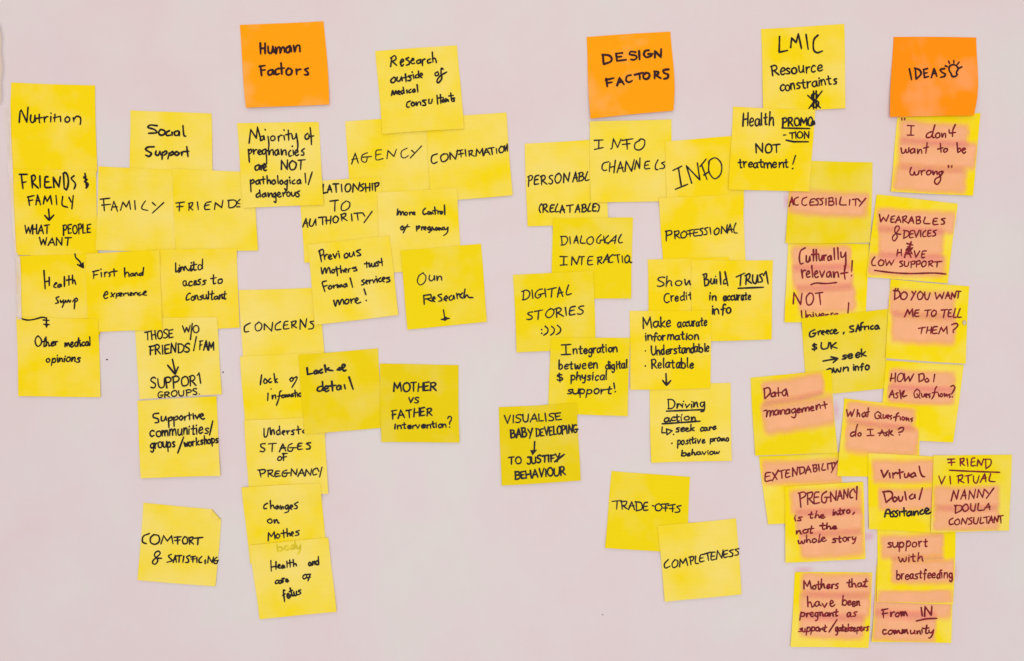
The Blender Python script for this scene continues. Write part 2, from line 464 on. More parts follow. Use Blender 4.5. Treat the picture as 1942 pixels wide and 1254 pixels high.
# ------------------------------------------------------------------ single-line pen alphabet
# cap height 10, x-height 6; "~" = curved stroke
GL = {
'A': (7, "0 0 3.6 10 7 0;1.2 3.4 6.2 3.9"), 'B': (6, "0.4 0 0.3 10;~-0.2 9.8 4.2 9.6 4.8 7.4 3.2 5.5 0.6 5.2;~0.6 5.2 5 5 6 2.6 4 0.4 0 0"),
'C': (6.5, "~6.3 9.2 4.6 10 1.8 8.5 0.3 5 1 1.5 3.4 0 6.6 1"), 'D': (6.8, "0.5 0 0.3 9.8;~-0.4 9.8 4 9.6 6.7 6.6 6.4 3 3.5 0.3 -0.2 0"),
'E': (5.5, "5.4 10 0.3 9.5 0.1 5 0.3 0.2 5.6 0.6;0.2 5 4.4 5.4"), 'F': (6, "0.9 10 0.7 0;-0.4 9.7 6 10.3;0.2 5.1 5 5.6"),
'G': (7.2, "~6.3 9.2 4.5 10 1.8 8.8 0.3 5 1.5 1.2 3.9 0.3 5.8 1.6 6 4.2;3.6 4.3 8 4.3"), 'H': (6, "0 0 0.2 10;5.8 10 6 0;0.1 4.8 6 5.4"),
'I': (1.2, "0.5 10 0.7 0"), '1': (5, "2.5 0.1 2.4 9.9;0 9.6 5.2 10.1;0 0 5.2 0.3"), 'J': (5, "~4.8 10 4.9 3 3.4 0 1 0.4 0 2;2 10 7 10.2"),
'K': (6, "0.3 10 0.3 0;5.5 9.8 0.5 4.5 6.2 0"), 'L': (5, "0.4 10 0.2 0.4 5.3 0.5"), 'M': (8.5, "0 0 0.8 10 4.2 3 7.8 10 8.6 0"),
'N': (7, "0 0 0.5 10 6.0 0.4 6.9 10.4"), 'O': (7.4, "~3.7 10 1.2 8.8 0 5 1.2 1 3.7 0 6.4 1.4 7.4 5.2 6 9 3.7 10.2 2.6 9.6"),
'P': (6, "0.5 -0.9 0.3 9.8;~-0.4 9.3 3.6 10.1 5.8 7.6 4 5 0.6 4.4"), 'Q': (7.8, "~3.7 10 1.2 8.8 0 5 1.2 1 3.7 0 6.4 1.4 7.4 5.2 6 9 3.7 10;4.4 3 8 -1.2"),
'R': (6.5, "0.4 0 0.3 9.8;~-0.4 9.3 3.6 10.1 5.5 7.8 4 5.4 0.6 4.7;1.8 4.9 6.7 0"), 'S': (5.8, "~5.7 9.1 4 10 1.3 9.1 0.8 7 3 5.3 5.2 3.4 4.8 1 2.5 0 -0.1 1"),
'T': (7, "3.7 9.8 3.4 0;0 9.6 7.4 10.2"), 't.': (3, "2.2 0 2.0 10 0.2 7.6"), 'U': (6.4, "~0 10 0.1 3.5 1.4 0.5 3.6 0.2 5.6 2.4 6.3 10"),
'V': (6.2, "0 10 2.9 0 6.4 10"), 'W': (9.2, "0 10 2.2 0 4.7 7.5 6.8 0 9.3 10.2"), 'X': (6, "0 10 6 0;6.2 10 0 0"), 'Y': (6.4, "0 10 3.3 4.8;7 10.5 1.8 -1.4"),
'Z': (6, "0 10 6 10 0 0 6 0"),
'a': (5.2, "~4.8 5.2 3 6.1 0.7 4.8 0.2 2.3 1.6 0.2 3.6 1.2 4.7 4.6;~4.9 5.9 4.7 1.8 5.7 0.2"), 'b': (5, "0.3 10.3 0.3 0.3;~0.3 3 2.2 5.8 4.6 4.4 4.8 1.6 2.8 0 0.4 1"),
'c': (4.3, "~4.5 5.2 3 6 0.8 4.6 0.4 2 2 0.1 4.5 1"), 'd': (5, "~4.5 4.6 2.8 5.8 .6 4.2 .4 1.6 2 0 4.2 1.4;~4.8 10.4 4.6 1.8 5.5 0.1"),
'e': (4.8, "~0.5 2.9 4.4 3.7 4.2 5.7 2.4 6.1 0.6 4.2 0.5 1.6 2.2 0 4.9 1"), 'f': (4.2, "~4.8 9.7 3.4 10.7 2.3 8.7 2 4 1.6 -1.2;0 5.3 4.4 5.9"),
'g': (4.9, "~4.5 5 2.8 6 0.6 4.4 0.6 1.8 2.4 0.5 4.3 2;~4.7 5.9 4.8 0 3.8 -3.5 1.8 -4 0.5 -2.4"), 'h': (4.9, "0.4 10.4 0.2 0;~0.3 2.8 2.4 5.8 4.1 5 4.4 2.5 5 0"),
'i': (1.4, "0.6 5.9 0.7 0;0.6 8.4 0.9 8.9"), 'j': (2, "~1.8 5.9 1.8 -2 0.4 -4 -1.2 -3;1.8 8.3 2 8.8"), 'k': (4.6, "0.3 10.4 0.3 0;4.2 6 0.6 2.8 4.9 0"),
'l': (1.4, "~0.6 10.4 0.5 2 1.3 0.1"), 'm': (7.8, "0.1 6 0.3 0;~0.3 3.5 1.8 6 3.3 5 3.8 0;~3.8 3.5 5.4 6 7 5 7.8 0"),
'n': (4.8, "0.1 6 0.3 0;~0.3 3.5 2.4 6.1 4.2 5 4.8 0"), 'o': (4.9, "~2.6 6 .8 5 .1 2.8 1 .6 2.8 0 4.6 1.2 5 3.6 4 5.6 2.2 6"),
'p': (4.8, "0.3 6.2 0.1 -4.6;~0.3 4 2.4 6.1 4.6 4.8 4.6 2 2.8 0.3 0.5 1.2"), 'q': (4.9, "~4.5 5 2.8 6 0.6 4.4 0.6 1.8 2.4 0.5 4.3 2;4.7 5.9 4.7 -4.4"),
'r': (3.6, "0.2 6 0.5 0;~0.4 3.2 1.9 5.6 3.8 5.9"), 's': (4, "~4.1 5.5 2.6 6 0.9 4.9 2 3.4 3.8 2.2 3.1 .4 .1 .4"),
't': (3.8, "~1.9 9.6 1.8 2.5 2.3 .4 3.9 .6;-.2 6.2 4 6.7"), 'u': (4.9, "~.1 6 .2 2 1.5 .2 3.5 1 4.6 3.4;~4.8 6 4.7 1.5 5.4 0"),
'v': (4.5, "0 6 2.1 0 4.7 6.2"), 'w': (6.8, "~0 6 .7 1 1.9 .2 3.4 4.6 4.3 .6 5.5 .4 6.5 3 6.9 6.1"), 'x': (4.6, "0 6 4.6 0;4.8 6.2 0 -.2"),
'y': (4.8, "~.1 6 .7 2.8 2.4 2 4.3 4;~4.8 6.1 4.5 0 3.1 -4 1 -4.2"), 'z': (4.4, "0 6 4.2 6 0 0 4.5 0"),
'!': (1.2, "0.8 10 0.6 3.4;0.5 .3 .7 .7"), '?': (4.5, "~0 8.6 1.8 10 4.3 8.8 3.8 6.4 2 4.6 1.8 2.6;1.7 .2 1.9 .6"), '/': (3, "0 -1.5 3 11"),
',': (1, "0.8 1.2 0.2 -1.6"), '.': (.8, ".3 .2 .5 .5"), '-': (3.4, "0.2 4.6 3.4 4.9"), '(': (2.4, "~2.3 10.6 .6 8 .2 4.5 .8 1.5 2.2 -.8"),
')': (2.4, "~.2 10.6 1.9 8.4 2.4 5 1.8 1.8 .2 -.8"), ':': (1, ".4 3 .6 3.3;.4 7.4 .6 7.7"), "'": (.9, ".5 10.8 .3 8.2"), '"': (2.4, ".5 10.6 .7 7.6;2.1 10.8 2.2 7.8"),
'&': (5.4, "~5.6 4.3 3.1 4.7 1.5 6.2 1.7 8.9 3.5 10 4.6 8.5 2.9 5.6 .6 2.9 .1 .6 1.6 -.2 3.3 2.4 2.7 5"),
'$': (5, "~4.6 8.4 2.4 9.2 .8 7.6 2.6 5.6 4.6 4 4.2 1.6 1.6 1 0 2.4;2.8 11 2.3 -1.2"), ' ': (4, ""),
}

# thin slanting capitals of one writer
GA = dict(GL)
GA.update({
'F': (6.4, "1.9 10.3 2 -.9;-.6 9.5 6.8 9.9;-.2 4.7 5 5.9"), 'A': (5.6, "0 -.6 3 9.7 5.4 -.7;.8 3.2 5.6 3.8"),
'M': (8.8, "0 -.3 1.4 9 4.2 4.2 6.8 10 9 -.6"), 'L': (4.6, "~3.2 10.6 1 5.4 .2 2 1 .2 5 .9"), 'Y': (7, "0 9.6 3.2 5.2;7.8 10.8 1.6 -2"),
'N': (6.8, "0 -.4 .9 9.5 4.9 .9 6.8 10"), 'E': (5.4, "~5.7 10 2.2 9.6 .9 7.6 .3 3 .5 .7 2 .3 5.7 .6;.5 5.1 4.8 5.9"),
'R': (6.2, "1 9.2 .2 -.6;~-.5 9.2 3.4 10.3 5.2 8 3.6 5.5 .8 4.6;~1.2 4.7 3 2.9 6.6 -.5"), 'S': (5.4, "~5.6 9.7 3 9.9 1 8.2 2 6.2 4.6 4.2 4.5 1.5 2 -.2 -.6 .8"),
'C': (6.4, "~6.3 9.4 4.4 9.9 1.6 7.6 .2 3.6 1.3 .3 4 0 6.9 1.5"), 'G': (7, "~6.6 9.8 3.6 9.4 1 6 .5 2.2 2.4 0 5 1.6 5.5 4.2;3.2 3.7 9 4.9"),
'T': (7.2, "3.9 9.6 3.2 -.5;-.5 9.3 8 10.4"), 'I': (1, "0.5 9.8 .8 .2"), 'D': (6.4, "1.2 9.3 .5 -.4;~-.5 8.9 3.6 9.8 6.4 7.2 5.8 2.6 2.6 -.2 -.2 -.2"),
'O': (6.8, "~4.4 10.2 1.6 8 .1 4 1.2 .4 3.6 -.1 6.2 3 6.8 7 5 9.8 2.8 9"), 'P': (5.6, "1 8.9 .3 -1.6;~-.4 8.6 3 10 5.6 8.4 4.4 5.6 .8 4.4"),
'V': (6, "0 9.6 2.2 0 6.6 10.5"), 'H': (6, ".6 9.6 0 -.5;6.2 10.2 5.4 -.4;.2 4.7 6 5.2"), 'B': (5.6, "1 9.6 .3 -.2;~0 9 3.4 10.2 5 8 3.2 5.6 .8 5;~.8 5 4.6 5.2 5.8 2.8 3.4 .2 -.2 -.2"),
})
# hurried joined scrawl of another
GB = dict(GL)
GB.update({
'a': (4.6, "~4 4.5 2.4 5 .8 3.6 .5 1.3 2 .1 3.7 1.8 4.2 4.6 4.2 1.3 5.4 .3"), 'e': (3.8, "~.2 2.2 2.8 3.2 3 4.9 1.4 5.1 .3 3 .8 .5 2.4 .1 4.4 1.5"),
'r': (3.2, "~.2 4.9 .5 .2 .9 3.4 2 5 3.6 4.7"), 'n': (4, "~.2 4.9 .5 .2 1.1 3.4 2.4 5 3.4 3.6 3.5 .8 4.4 .3"), 'm': (6, "~.2 4.8 .4 .2 1.2 4 2.2 4.6 2.7 .8 3.6 4 4.7 4.8 5.4 2 6.2 .2"),
's': (3.4, "~3.8 5.2 1.8 5.1 .9 3.8 2.8 2.4 2.6 .5 -.2 .1"), 'h': (4, "~.9 10.2 .3 .2 1.1 3.6 2.6 4.7 3.4 2.6 3.6 .3 4.4 .2"), 't': (2.8, "~1.9 9.2 1.1 1.3 2 .1 3.2 .6;-.8 5.6 3.9 6.4"),
'i': (1.2, ".5 4.8 .8 .2;.9 7.4 1.1 7.9"), 'o': (4, "~2.4 5 .8 4.2 .2 2.2 1.4 .1 3.4 .8 4 3.2 2.8 5 1.8 4.7"), 'c': (3.4, "~3.7 4.7 2.2 5 .6 3.6 .4 1.4 1.8 .1 4 .9"),
'd': (4.6, "~3.8 4 2.2 5 .6 3.6 .6 1 2.2 .1 3.9 2.6 5 10;4.6 7 4.3 .2"), 'l': (1, "1 10.2 .5 .2"), 'u': (4.2, "~.2 4.9 .3 1.6 1.4 .1 3.2 1.2 4 4.6;~4 4.8 3.9 1.2 4.9 .2"),
'v': (3.8, "0 4.9 1.6 .1 4 5.2"), 'w': (5.6, "~0 4.9 .6 .6 1.8 .4 2.8 3.8 3.6 .5 4.8 .8 5.6 5"), 'p': (4.2, ".6 5.2 -.2 -4.4;~.4 3.4 2.2 5.2 4 4.2 3.8 1.4 2 .2 .5 1"),
'g': (4.2, "~3.9 4.4 2.2 5 .6 3.4 .8 1.1 2.4 .6 3.8 3;~4.1 5 3.9 -1 2.8 -4 .6 -4.2"), 'y': (4.2, "~.1 5 .6 2.2 2.2 1.6 3.8 3.8;~4.2 5.2 3.4 -.6 1.8 -4.2 0 -4.8"),
'k': (4, ".8 10.2 .3 .1;3.8 5.2 .7 2.6 4.4 .1"), 'x': (4, "0 5 4 0;4.4 5.4 -.2 -.4"), 'f': (3.8, "~4.8 9.4 3.2 10.4 2.2 7.6 1.4 2 .6 -3.4;-.2 4.6 4.2 5.6"),
'%': (3.6, "~3.6 5.2 2.4 1.6 .4 -3.4;-.2 5.2 4.4 5.6;.2 .6 3.4 1.6"), 'S': (4.6, "~5 9.2 3 9.8 1.2 7.8 2.6 5.6 4 3.6 3.4 .8 -.2 .2"),
'C': (4.8, "~5 8.4 3.4 9 1 6.2 .3 2.4 1.6 .2 5 1.6"), 'R': (6, ".8 9.6 0 -.4;~0 8.8 3.2 10.2 4.8 8 3.2 5.4 .6 4.6;~1.4 4.8 3 2 6.4 .4"),
})
GL['%'] = GB['%']; GA['%'] = GB['%']
JOIN = set('acehimnutldk')
STYLE_A = {5, 6, 14, 15, 20, 33, 34, 36, 37, 38, 45, 46, 48, 52, 54, 55, 56, 58, 65, 17, 32, 12, 31}
STYLE_B = {3, 7, 9, 10, 16, 19, 21, 22, 23, 28, 29, 30, 43, 60, 61, 59}

def catmull(P, n=5):
    P = np.array(P, float)
    Q = np.vstack([2 * P[0] - P[1], P, 2 * P[-1] - P[-2]])
    out = []
    for i in range(1, len(Q) - 2):
        p0, p1, p2, p3 = Q[i-1:i+3]
        for k in range(n):
            t = k / n
            out.append(.5 * ((2*p1) + (-p0+p2)*t + (2*p0-5*p1+4*p2-p3)*t*t + (-p0+3*p1-3*p2+p3)*t**3))
    out.append(P[-1])
    return np.array(out)

def word_strokes(text, x0, y0, x1, y1, h, slant, rnd, style='C'):
    """list of (points, curved) in drawing units, fitted between the two baseline points"""
    font = {'A': GA, 'B': GB}.get(style, GL)
    gap = {'A': 2.4, 'B': 1.5}.get(style, 1.9)
    loose = {'A': 1.0, 'B': 1.6}.get(style, 1.15)
    items, x = [], 0.0
    k = 0
    while k < len(text):
        ch = text[k]
        if ch == '^':
            ch = 't.'
        w, st = font[ch]
        cw = w * rnd.uniform(.88, 1.12) if len(text) > 1 else w
        items.append((x, w, st, cw / max(w, .1), ch))
        x += cw + gap * rnd.uniform(.55, 1.4)
        k += 1
    total = max(x - gap, 1.0)
    dx, dy = x1 - x0, y1 - y0
    L = math.hypot(dx, dy)
    ux, uy = dx / L, dy / L
    sx = L / total
    sy = h / 10.0
    if len(text) == 1:
        sx = L / max(items[0][1], 1.0)
    out = []
    last = None
    for gx, w, st, kw, ch in items:
        if not st:
            last = None
            continue
        jr = rnd.uniform(-.07, .07) * loose; jy = rnd.uniform(-.45, .45) * loose; js = rnd.uniform(.91, 1.09)
        if ch.islower() and style == 'B':
            js *= rnd.uniform(.86, 1.1)
        def T(a, b, gx=gx, kw=kw, jr=jr, jy=jy, js=js):
            a2 = a * kw + jr * b + rnd.uniform(-.16, .16) * loose
            b2 = b * js + jy + rnd.uniform(-.18, .18) * loose
            X = (gx + a2) * sx + b2 * sy * slant
            return (x0 + X * ux + b2 * sy * uy, y0 + X * uy - b2 * sy * ux)
        if style == 'B' and last is not None and ch in JOIN and rnd.random() < .6:
            p = T(.25, 2.6)
            out.append(([last, ((last[0] + p[0]) / 2, (last[1] + p[1]) / 2 + .08 * h), p], True))
        end = None
        for n_, s in enumerate(st.split(';')):
            cur = s.startswith('~')
            v = [float(t) for t in s.lstrip('~').split()]
            pts = [T(a, b) for a, b in zip(v[::2], v[1::2])]
            out.append((pts, cur))
            if n_ == 0 or cur:
                end = pts[-1]
        last = end if (ch in 'acehmnutldkri') else None
    return out

def resample(P, step=3.0):
    P = np.array(P, float)
    out = [P[0]]
    for a, b in zip(P[:-1], P[1:]):
        n = max(1, int(math.ceil(np.linalg.norm(b - a) / step)))
        for k in range(1, n + 1):
            out.append(a + (b - a) * k / n)
    return np.array(out)

class InkMesh:
    def __init__(self, note, gap=INKGAP):
        self.n, self.v, self.f, self.gap, self.k = note, [], [], gap, 0
    def place(self, P, dh=0.0):
        P = np.array(P)
        u, v = bil_inv(self.n.q, P[:, 0], P[:, 1])
        h = grid_sample(self.n.H, u, v) + self.gap * .75 + dh
        return [wpos(p[0], p[1], hh) for p, hh in zip(P, h)]
    def disc(self, p, r, dh, rnd):
        a0 = rnd.random() * 6
        ring = [(p[0] + r * math.cos(a0 + i * math.pi / 4) * rnd.uniform(.92, 1.06), p[1] + r * math.sin(a0 + i * math.pi / 4) * rnd.uniform(.92, 1.06)) for i in range(8)]
        b = len(self.v)
        self.v += self.place(ring, dh)
        self.f.append(tuple(range(b, b + 8)))
    def stroke(self, pts, width, curved, rnd, closed=False):
        raw = np.array(pts, float)
        self.k += 1
        dh = (self.k % 40) * 4e-7
        P = catmull(raw) if (curved and len(raw) > 2) else raw
        R = resample(P, 2.6)
        if len(R) < 2:
            return
        T = np.gradient(R, axis=0)
        T /= np.maximum(np.linalg.norm(T, axis=1), 1e-6)[:, None]
        Nn = np.stack([-T[:, 1], T[:, 0]], 1)
        ph, ph2 = rnd.random() * 6, rnd.random() * 6
        s = np.arange(len(R))
        w = width / 2 * (1 + .09 * np.sin(s * .4 + ph) + .04 * np.sin(s * 1.5 + ph2)) * rnd.uniform(.9, 1.08)
        taper = np.ones(len(R)); taper[-1] = .8
        if len(R) > 4:
            taper[-2] = .92
        w = w * taper
        A, B = R + Nn * w[:, None], R - Nn * w[:, None]
        b = len(self.v)
        self.v += self.place(A, dh) + self.place(B, dh)
        m = len(R)
        for i in range(m - 1):
            self.f.append((b + i, b + m + i, b + m + i + 1, b + i + 1))
        self.disc(R[0], w[0] * 1.08, dh + 2e-5, rnd)
        self.disc(R[-1], w[-1] * 1.0, dh + 2e-5, rnd)
        if not curved:
            for c in raw[1:-1]:
                self.disc(c, width / 2 * .98, dh + 2e-5, rnd)
    def fill(self, pts):
        self.k += 1
        b = len(self.v)
        self.v += self.place(pts, 3e-5)
        self.f.append(tuple(range(b, b + len(pts))))
    def build(self, name, mat, label=None):
        if not self.v:
            return None
        # orient every face to the viewer
        V = np.array(self.v)
        F = []
        for f in self.f:
            a, b, c = V[f[0]], V[f[1]], V[f[2]]
            n = np.cross(b - a, c - a)
            F.append(f if n[1] < 0 else tuple(reversed(f)))
        o = obj(name, self.v, F, mat, parent=self.n.o, origin=self.n.org, smooth=False)
        if label:
            o["label"] = label
        return o

# words whose own letter shapes are followed stroke by stroke: (ox, oy, scale, strokes)
TRACED = {
("Nutrition",35): (0,140,4.479,"163 412 170 322 180 308 228 412 238 283;~262 352 258 395 272 415 292 400 297 352;297 355 301 405;~333 345 333 400 338 418;310 380 362 372;375 368 378 412;~378 388 390 368 408 365;432 365 430 410;433 335 434 338;467 345 463 408;455 374 513 362 516 408;~570 365 552 385 560 410 585 405 592 380 572 364;622 375 628 408;~628 388 650 362 680 370 686 400 680 432"),
("FRIENDS",37): (0,140,4.479,"180 855 195 978;165 855 230 855;188 925 222 918;268 870 275 970;~268 870 290 862 300 890 272 925;275 925 325 972;338 870 342 968;~405 875 385 880 380 925 385 965 438 965;382 920 415 918;458 965 452 880 500 962 512 875;540 860 545 975;~535 850 555 840 575 870 580 930 565 985 548 972;~628 868 605 890 635 925 640 950 628 980"),
("$",157): (0,140,4.479,"~728 872 712 882 740 900 717 915 746 935 742 960 728 970;722 848 735 975"),
("FAMILY",53): (0,140,4.479,"240 1045 250 1118;235 1048 290 1035;243 1080 280 1072;305 1112 318 1030 345 1115;308 1078 340 1080;368 1105 380 1040 400 1085 428 1035 440 1110;475 1035 482 1112;~532 1045 528 1115 575 1135;585 1050 605 1090;622 1035 610 1148"),
("FAMILY",190): (180,180,4.181,"68 825 75 920;42 828 118 820;55 875 125 868;130 915 150 845 180 925;135 890 178 888;203 915 222 850 248 890 272 840 282 908;315 840 320 910;~400 842 375 880 375 905 420 918;455 855 482 878;545 855 455 938"),
("FRIENDS",333): (180,180,4.181,"672 855 668 922;642 858 712 850;650 888 700 885;748 860 745 918;~742 862 775 855 765 885 750 892;755 895 778 915;812 850 820 912;~920 848 885 855 870 880 875 908 912 908;872 880 905 872;948 908 955 855 1005 895 1015 835;1060 838 1062 895;~1055 838 1105 835 1125 860 1100 890 1065 897;1150 830 1122 855 1150 866;1125 888 1150 888"),
("Social",279): (180,180,4.181,"~492 245 440 240 420 258 470 275 490 300 425 305;~520 275 505 300 520 320 550 312 552 285 525 275;~590 285 565 300 570 322 600 320;612 298 612 322;~660 285 632 295 635 320 660 318 668 290 670 325;~698 245 702 300 708 325 722 328"),
("Support",275): (180,180,4.181,"~468 412 420 415 402 432 425 450 448 465 430 488 402 478;~485 445 480 470 500 480 515 450;515 448 522 478;535 455 532 512;~535 465 560 445 570 460 548 480;590 462 578 508;~588 470 615 450 622 468 598 482;~645 450 632 468 648 480 668 465 650 450;685 455 690 482;~688 468 700 450 712 452;728 412 738 490;712 450 745 448"),
("AGENCY",667): (640,70,3.92,"105 945 132 865 155 940;108 912 150 905;~222 862 185 880 180 920 210 932 222 898;190 895 255 890;~328 840 290 845 285 880 290 915 340 905;290 878 325 870;368 905 375 845 420 890 438 835;~518 828 478 850 475 890 500 900 528 882;552 845 572 862;625 812 540 902"),
("CONFIRMATION",818): (640,70,3.92,"~742 870 705 885 698 925 715 942 742 930;~790 870 768 890 775 925 800 925 822 900 815 872 785 872;838 910 835 860 878 910 893 842;915 848 920 895;888 850 932 840;898 874 938 866;950 840 955 888;978 848 980 888;~975 850 1002 845 995 868 980 872;985 872 1018 888;1030 885 1035 835 1058 868 1078 830 1082 885;1088 882 1105 830 1135 878;1094 862 1128 856;1145 830 1152 875;1120 830 1165 822;1180 828 1185 868;~1215 815 1200 840 1212 862 1235 850 1235 820 1212 815;1242 810 1248 850 1262 797 1264 850"),
("Research",740): (640,70,3.92,"395 220 405 150;~395 158 425 140 435 165 405 185;410 185 440 212;~475 190 492 178 482 165 468 190 478 218 492 205;~528 155 508 165 530 180 535 200 512 212;~548 180 568 172 560 160 545 185 558 200 575 195;~610 170 590 180 595 198 615 190 618 165 620 195;632 170 632 215;~632 180 645 165 652 168;~690 165 670 175 675 195 698 188;705 115 710 190;~708 165 722 158 732 175 735 192"),
("O",792): (560,320,4.179,"~1015 825 980 850 968 895 990 922 1025 900 1035 855 1010 825"),
("wn",813): (560,320,4.179,"~1065 845 1060 875 1078 890 1098 872 1102 848;1102 850 1105 885;~1122 852 1125 888 1135 858 1155 855 1161 885"),
("Research",804): (560,320,4.179,"1018 1008 1022 1075;1018 1005 1075 998 1078 1025 1022 1035;1045 1035 1085 1052;~1090 1035 1108 1028 1098 1015 1088 1040 1105 1055;~1158 995 1130 1005 1155 1025 1160 1045 1135 1052;~1180 1035 1205 1025 1195 1008 1178 1035 1200 1048;~1240 1005 1220 1020 1225 1042 1248 1035 1255 1005 1262 1035;1278 990 1285 1032;~1283 1008 1295 992 1305 1000;~1325 985 1305 1010 1325 1028;~1345 955 1337 1025 1360 1000 1375 1020 1408 1022"),
("PROFESSIONAL",1263): (1240,220,4.18,"100 915 98 992;~92 915 135 910 140 935 102 950;165 915 168 975;~162 918 198 912 195 935 170 945;172 945 208 970;~240 912 215 935 220 965 248 962 262 935 245 912;285 905 288 958;264 912 315 900;268 938 308 930;~352 898 322 905 318 950 355 948;320 928 348 922;~390 890 365 900 385 920 380 945 358 948;~428 885 402 895 420 915 418 938 395 942;445 885 452 938;~500 890 478 915 488 942 512 930 518 900 500 888;535 932 538 875 575 925 582 862;582 928 605 858 620 925;590 905 625 898;~650 850 635 890 638 925 662 928"),
("1NFO",1283): (1240,220,4.18,"195 412 218 560;152 432 222 398;170 582 268 542;300 532 258 396 365 508 345 372;378 385 422 505;366 402 415 342;398 468 440 440;~440 362 436 440 480 498 530 460 535 380 490 333 440 355 435 395"),
("1",1128): (970,210,4.644,"770 262 768 335;730 262 808 258;732 342 808 325"),
("NFO",1160): (970,210,4.644,"875 338 886 330 898 248 935 325 965 250;1015 255 1020 340;975 262 1070 248;978 298 1045 290;~1130 262 1090 288 1088 335 1130 346 1168 312 1172 262 1145 250 1125 256"),
("CHANNELS",1142): (970,210,4.644,"~855 450 810 465 797 505 815 528 840 522;868 460 862 538;915 440 902 548;865 500 912 490;930 545 960 450 985 540;938 512 985 500;1000 535 1010 445 1058 535 1082 430;1085 515 1100 440 1128 510 1132 415;~1215 445 1180 455 1175 510 1220 508;1178 482 1208 478;~1290 435 1268 480 1270 515 1292 520;~1348 452 1322 462 1345 480 1342 505 1305 512"),
("DIALOGICAL",1064): (960,400,4.48,"470 218 475 288;~462 218 510 220 522 250 500 285 465 292;540 222 545 282;575 275 598 212 612 280;580 255 608 250;~640 215 632 270 672 275;~705 225 685 250 695 280 725 282 742 250 730 222 705 225;~805 202 775 235 770 268 795 275 800 250;800 250 828 248;828 215 835 272;~868 212 842 240 845 270 875 272;865 280 935 208 922 278;890 258 925 250;~978 200 955 245 962 272 988 268"),
("1",1062): (960,400,4.48,"490 390 488 460;458 388 522 390;460 462 520 458"),
("NTERACTIO",1083): (960,400,4.48,"555 460 560 390 600 455 622 385;645 392 640 458;618 392 665 388;~735 388 700 395 695 455 738 455;698 425 730 420;782 395 778 455;~775 398 812 392 805 415 782 425;788 428 812 448;825 440 862 368 868 440;835 415 868 410;~905 372 875 400 880 438 908 435;945 380 955 442;915 378 965 372;985 385 990 442;~1030 378 1008 405 1015 440 1038 432 1048 395 1030 378"),
("V",1188): (960,400,4.48,"~1046 392 1050 430 1060 440 1068 436"),
("CONCERNS",463): (440,540,3.92,"~135 285 95 310 95 350 125 348;~200 278 172 305 182 342 212 335 222 300 200 278;240 335 240 290 295 345 302 280;~360 275 325 300 325 335 365 332;~415 272 390 280 385 328 425 325;388 302 415 298;445 278 445 322;~440 278 475 270 468 292 448 302;450 302 482 322;505 330 508 258 545 318 555 252;~605 272 580 278 605 300 600 325 568 330"),
("TRADE-OFFS",1162): (1140,700,2.787,"85 700 82 742;58 700 108 695;108 700 112 742;~105 702 135 700 128 720 112 722;115 722 138 740;145 742 162 702 178 745;150 725 175 722;185 705 188 750;~180 702 212 708 215 740 185 750;~245 705 228 710 225 745 248 745;228 728 245 725;272 722 282 725;~305 712 288 722 290 745 310 748 322 730 308 712;342 715 340 752;320 715 358 712;328 735 352 735;378 718 378 755;352 722 392 716;362 738 388 738;~422 722 400 728 415 742 412 755 390 758"),
("COMPLETENESS",1260): (1140,700,2.787,"~355 1008 335 1030 340 1052 365 1042;~390 1008 375 1030 382 1050 402 1040 405 1015 390 1008;415 1045 418 1005 432 1028 448 1000 458 1040;470 995 475 1035;~465 995 488 992 485 1010 472 1015;~500 990 498 1025 515 1028;~545 980 525 985 522 1018 545 1015;525 1000 540 998;562 975 568 1012;545 978 580 968;~602 968 585 972 582 1008 605 1005;585 990 600 988;610 1005 615 960 638 1000 645 955;~668 958 650 965 650 995 670 992;652 980 668 976;~698 955 678 962 695 975 692 990 675 992;~728 950 708 955 725 968 722 982 705 985"),
("EXTENDABILITY",1451): (1410,850,3.214,"~165 148 138 152 132 175 135 202 170 195;135 175 160 170;178 150 205 192;212 135 175 200;232 140 235 185;215 142 255 132;~280 132 262 138 258 178 285 172;260 155 278 152;300 172 300 120 325 165 330 115;342 118 345 160;~338 118 368 118 370 145 345 160;378 155 395 108 412 148;382 135 408 130;425 105 428 145;~422 105 445 102 440 120 428 122;~428 122 448 125 442 142 428 145;458 100 462 140;~485 95 478 125 482 135 502 132;512 95 515 130;538 90 542 128;520 95 558 88;552 88 558 102;572 80 535 150"),
("PREGNANCY",1515): (1410,850,3.214,"342 275 350 362;~335 275 370 268 378 290 348 310;390 275 392 345;~388 275 420 270 415 300 395 308;398 308 430 340;~460 268 435 275 432 335 465 332;435 300 458 298;~505 265 480 285 478 325 500 332 510 300;495 300 530 300;533 325 530 268 562 318 566 260;572 318 588 260 602 312;577 295 600 290;611 310 613 254 635 303 638 248;~664 252 649 274 652 302 668 301;672 248 682 272;692 236 689 315"),
("Culturally",1517): (1470,300,3.918,"~222 668 190 690 180 740 188 785 210 780;~232 725 232 765 248 770 258 730;258 730 262 765;285 680 285 765;305 680 308 765;272 718 325 712;~325 722 328 755 340 760 350 725;350 725 352 760;362 722 365 760;~365 735 372 722 382 722;~410 725 392 738 395 760 410 755 415 725 420 758;438 670 442 755;465 668 470 752;~488 700 492 735 512 730 522 705;~525 700 525 790 518 835"),
("relevant",1520): (1470,300,3.918,"195 830 205 892;~202 855 212 835 228 835;~232 868 255 855 248 838 232 860 240 885 260 880;272 800 280 885;~292 865 315 855 308 838 292 860 302 888 322 880;332 840 348 885 368 838;~405 842 385 855 385 880 402 880 412 845 418 885;~432 845 438 888 445 855 465 848 472 885;~518 800 515 860 520 900;490 858 540 850"),
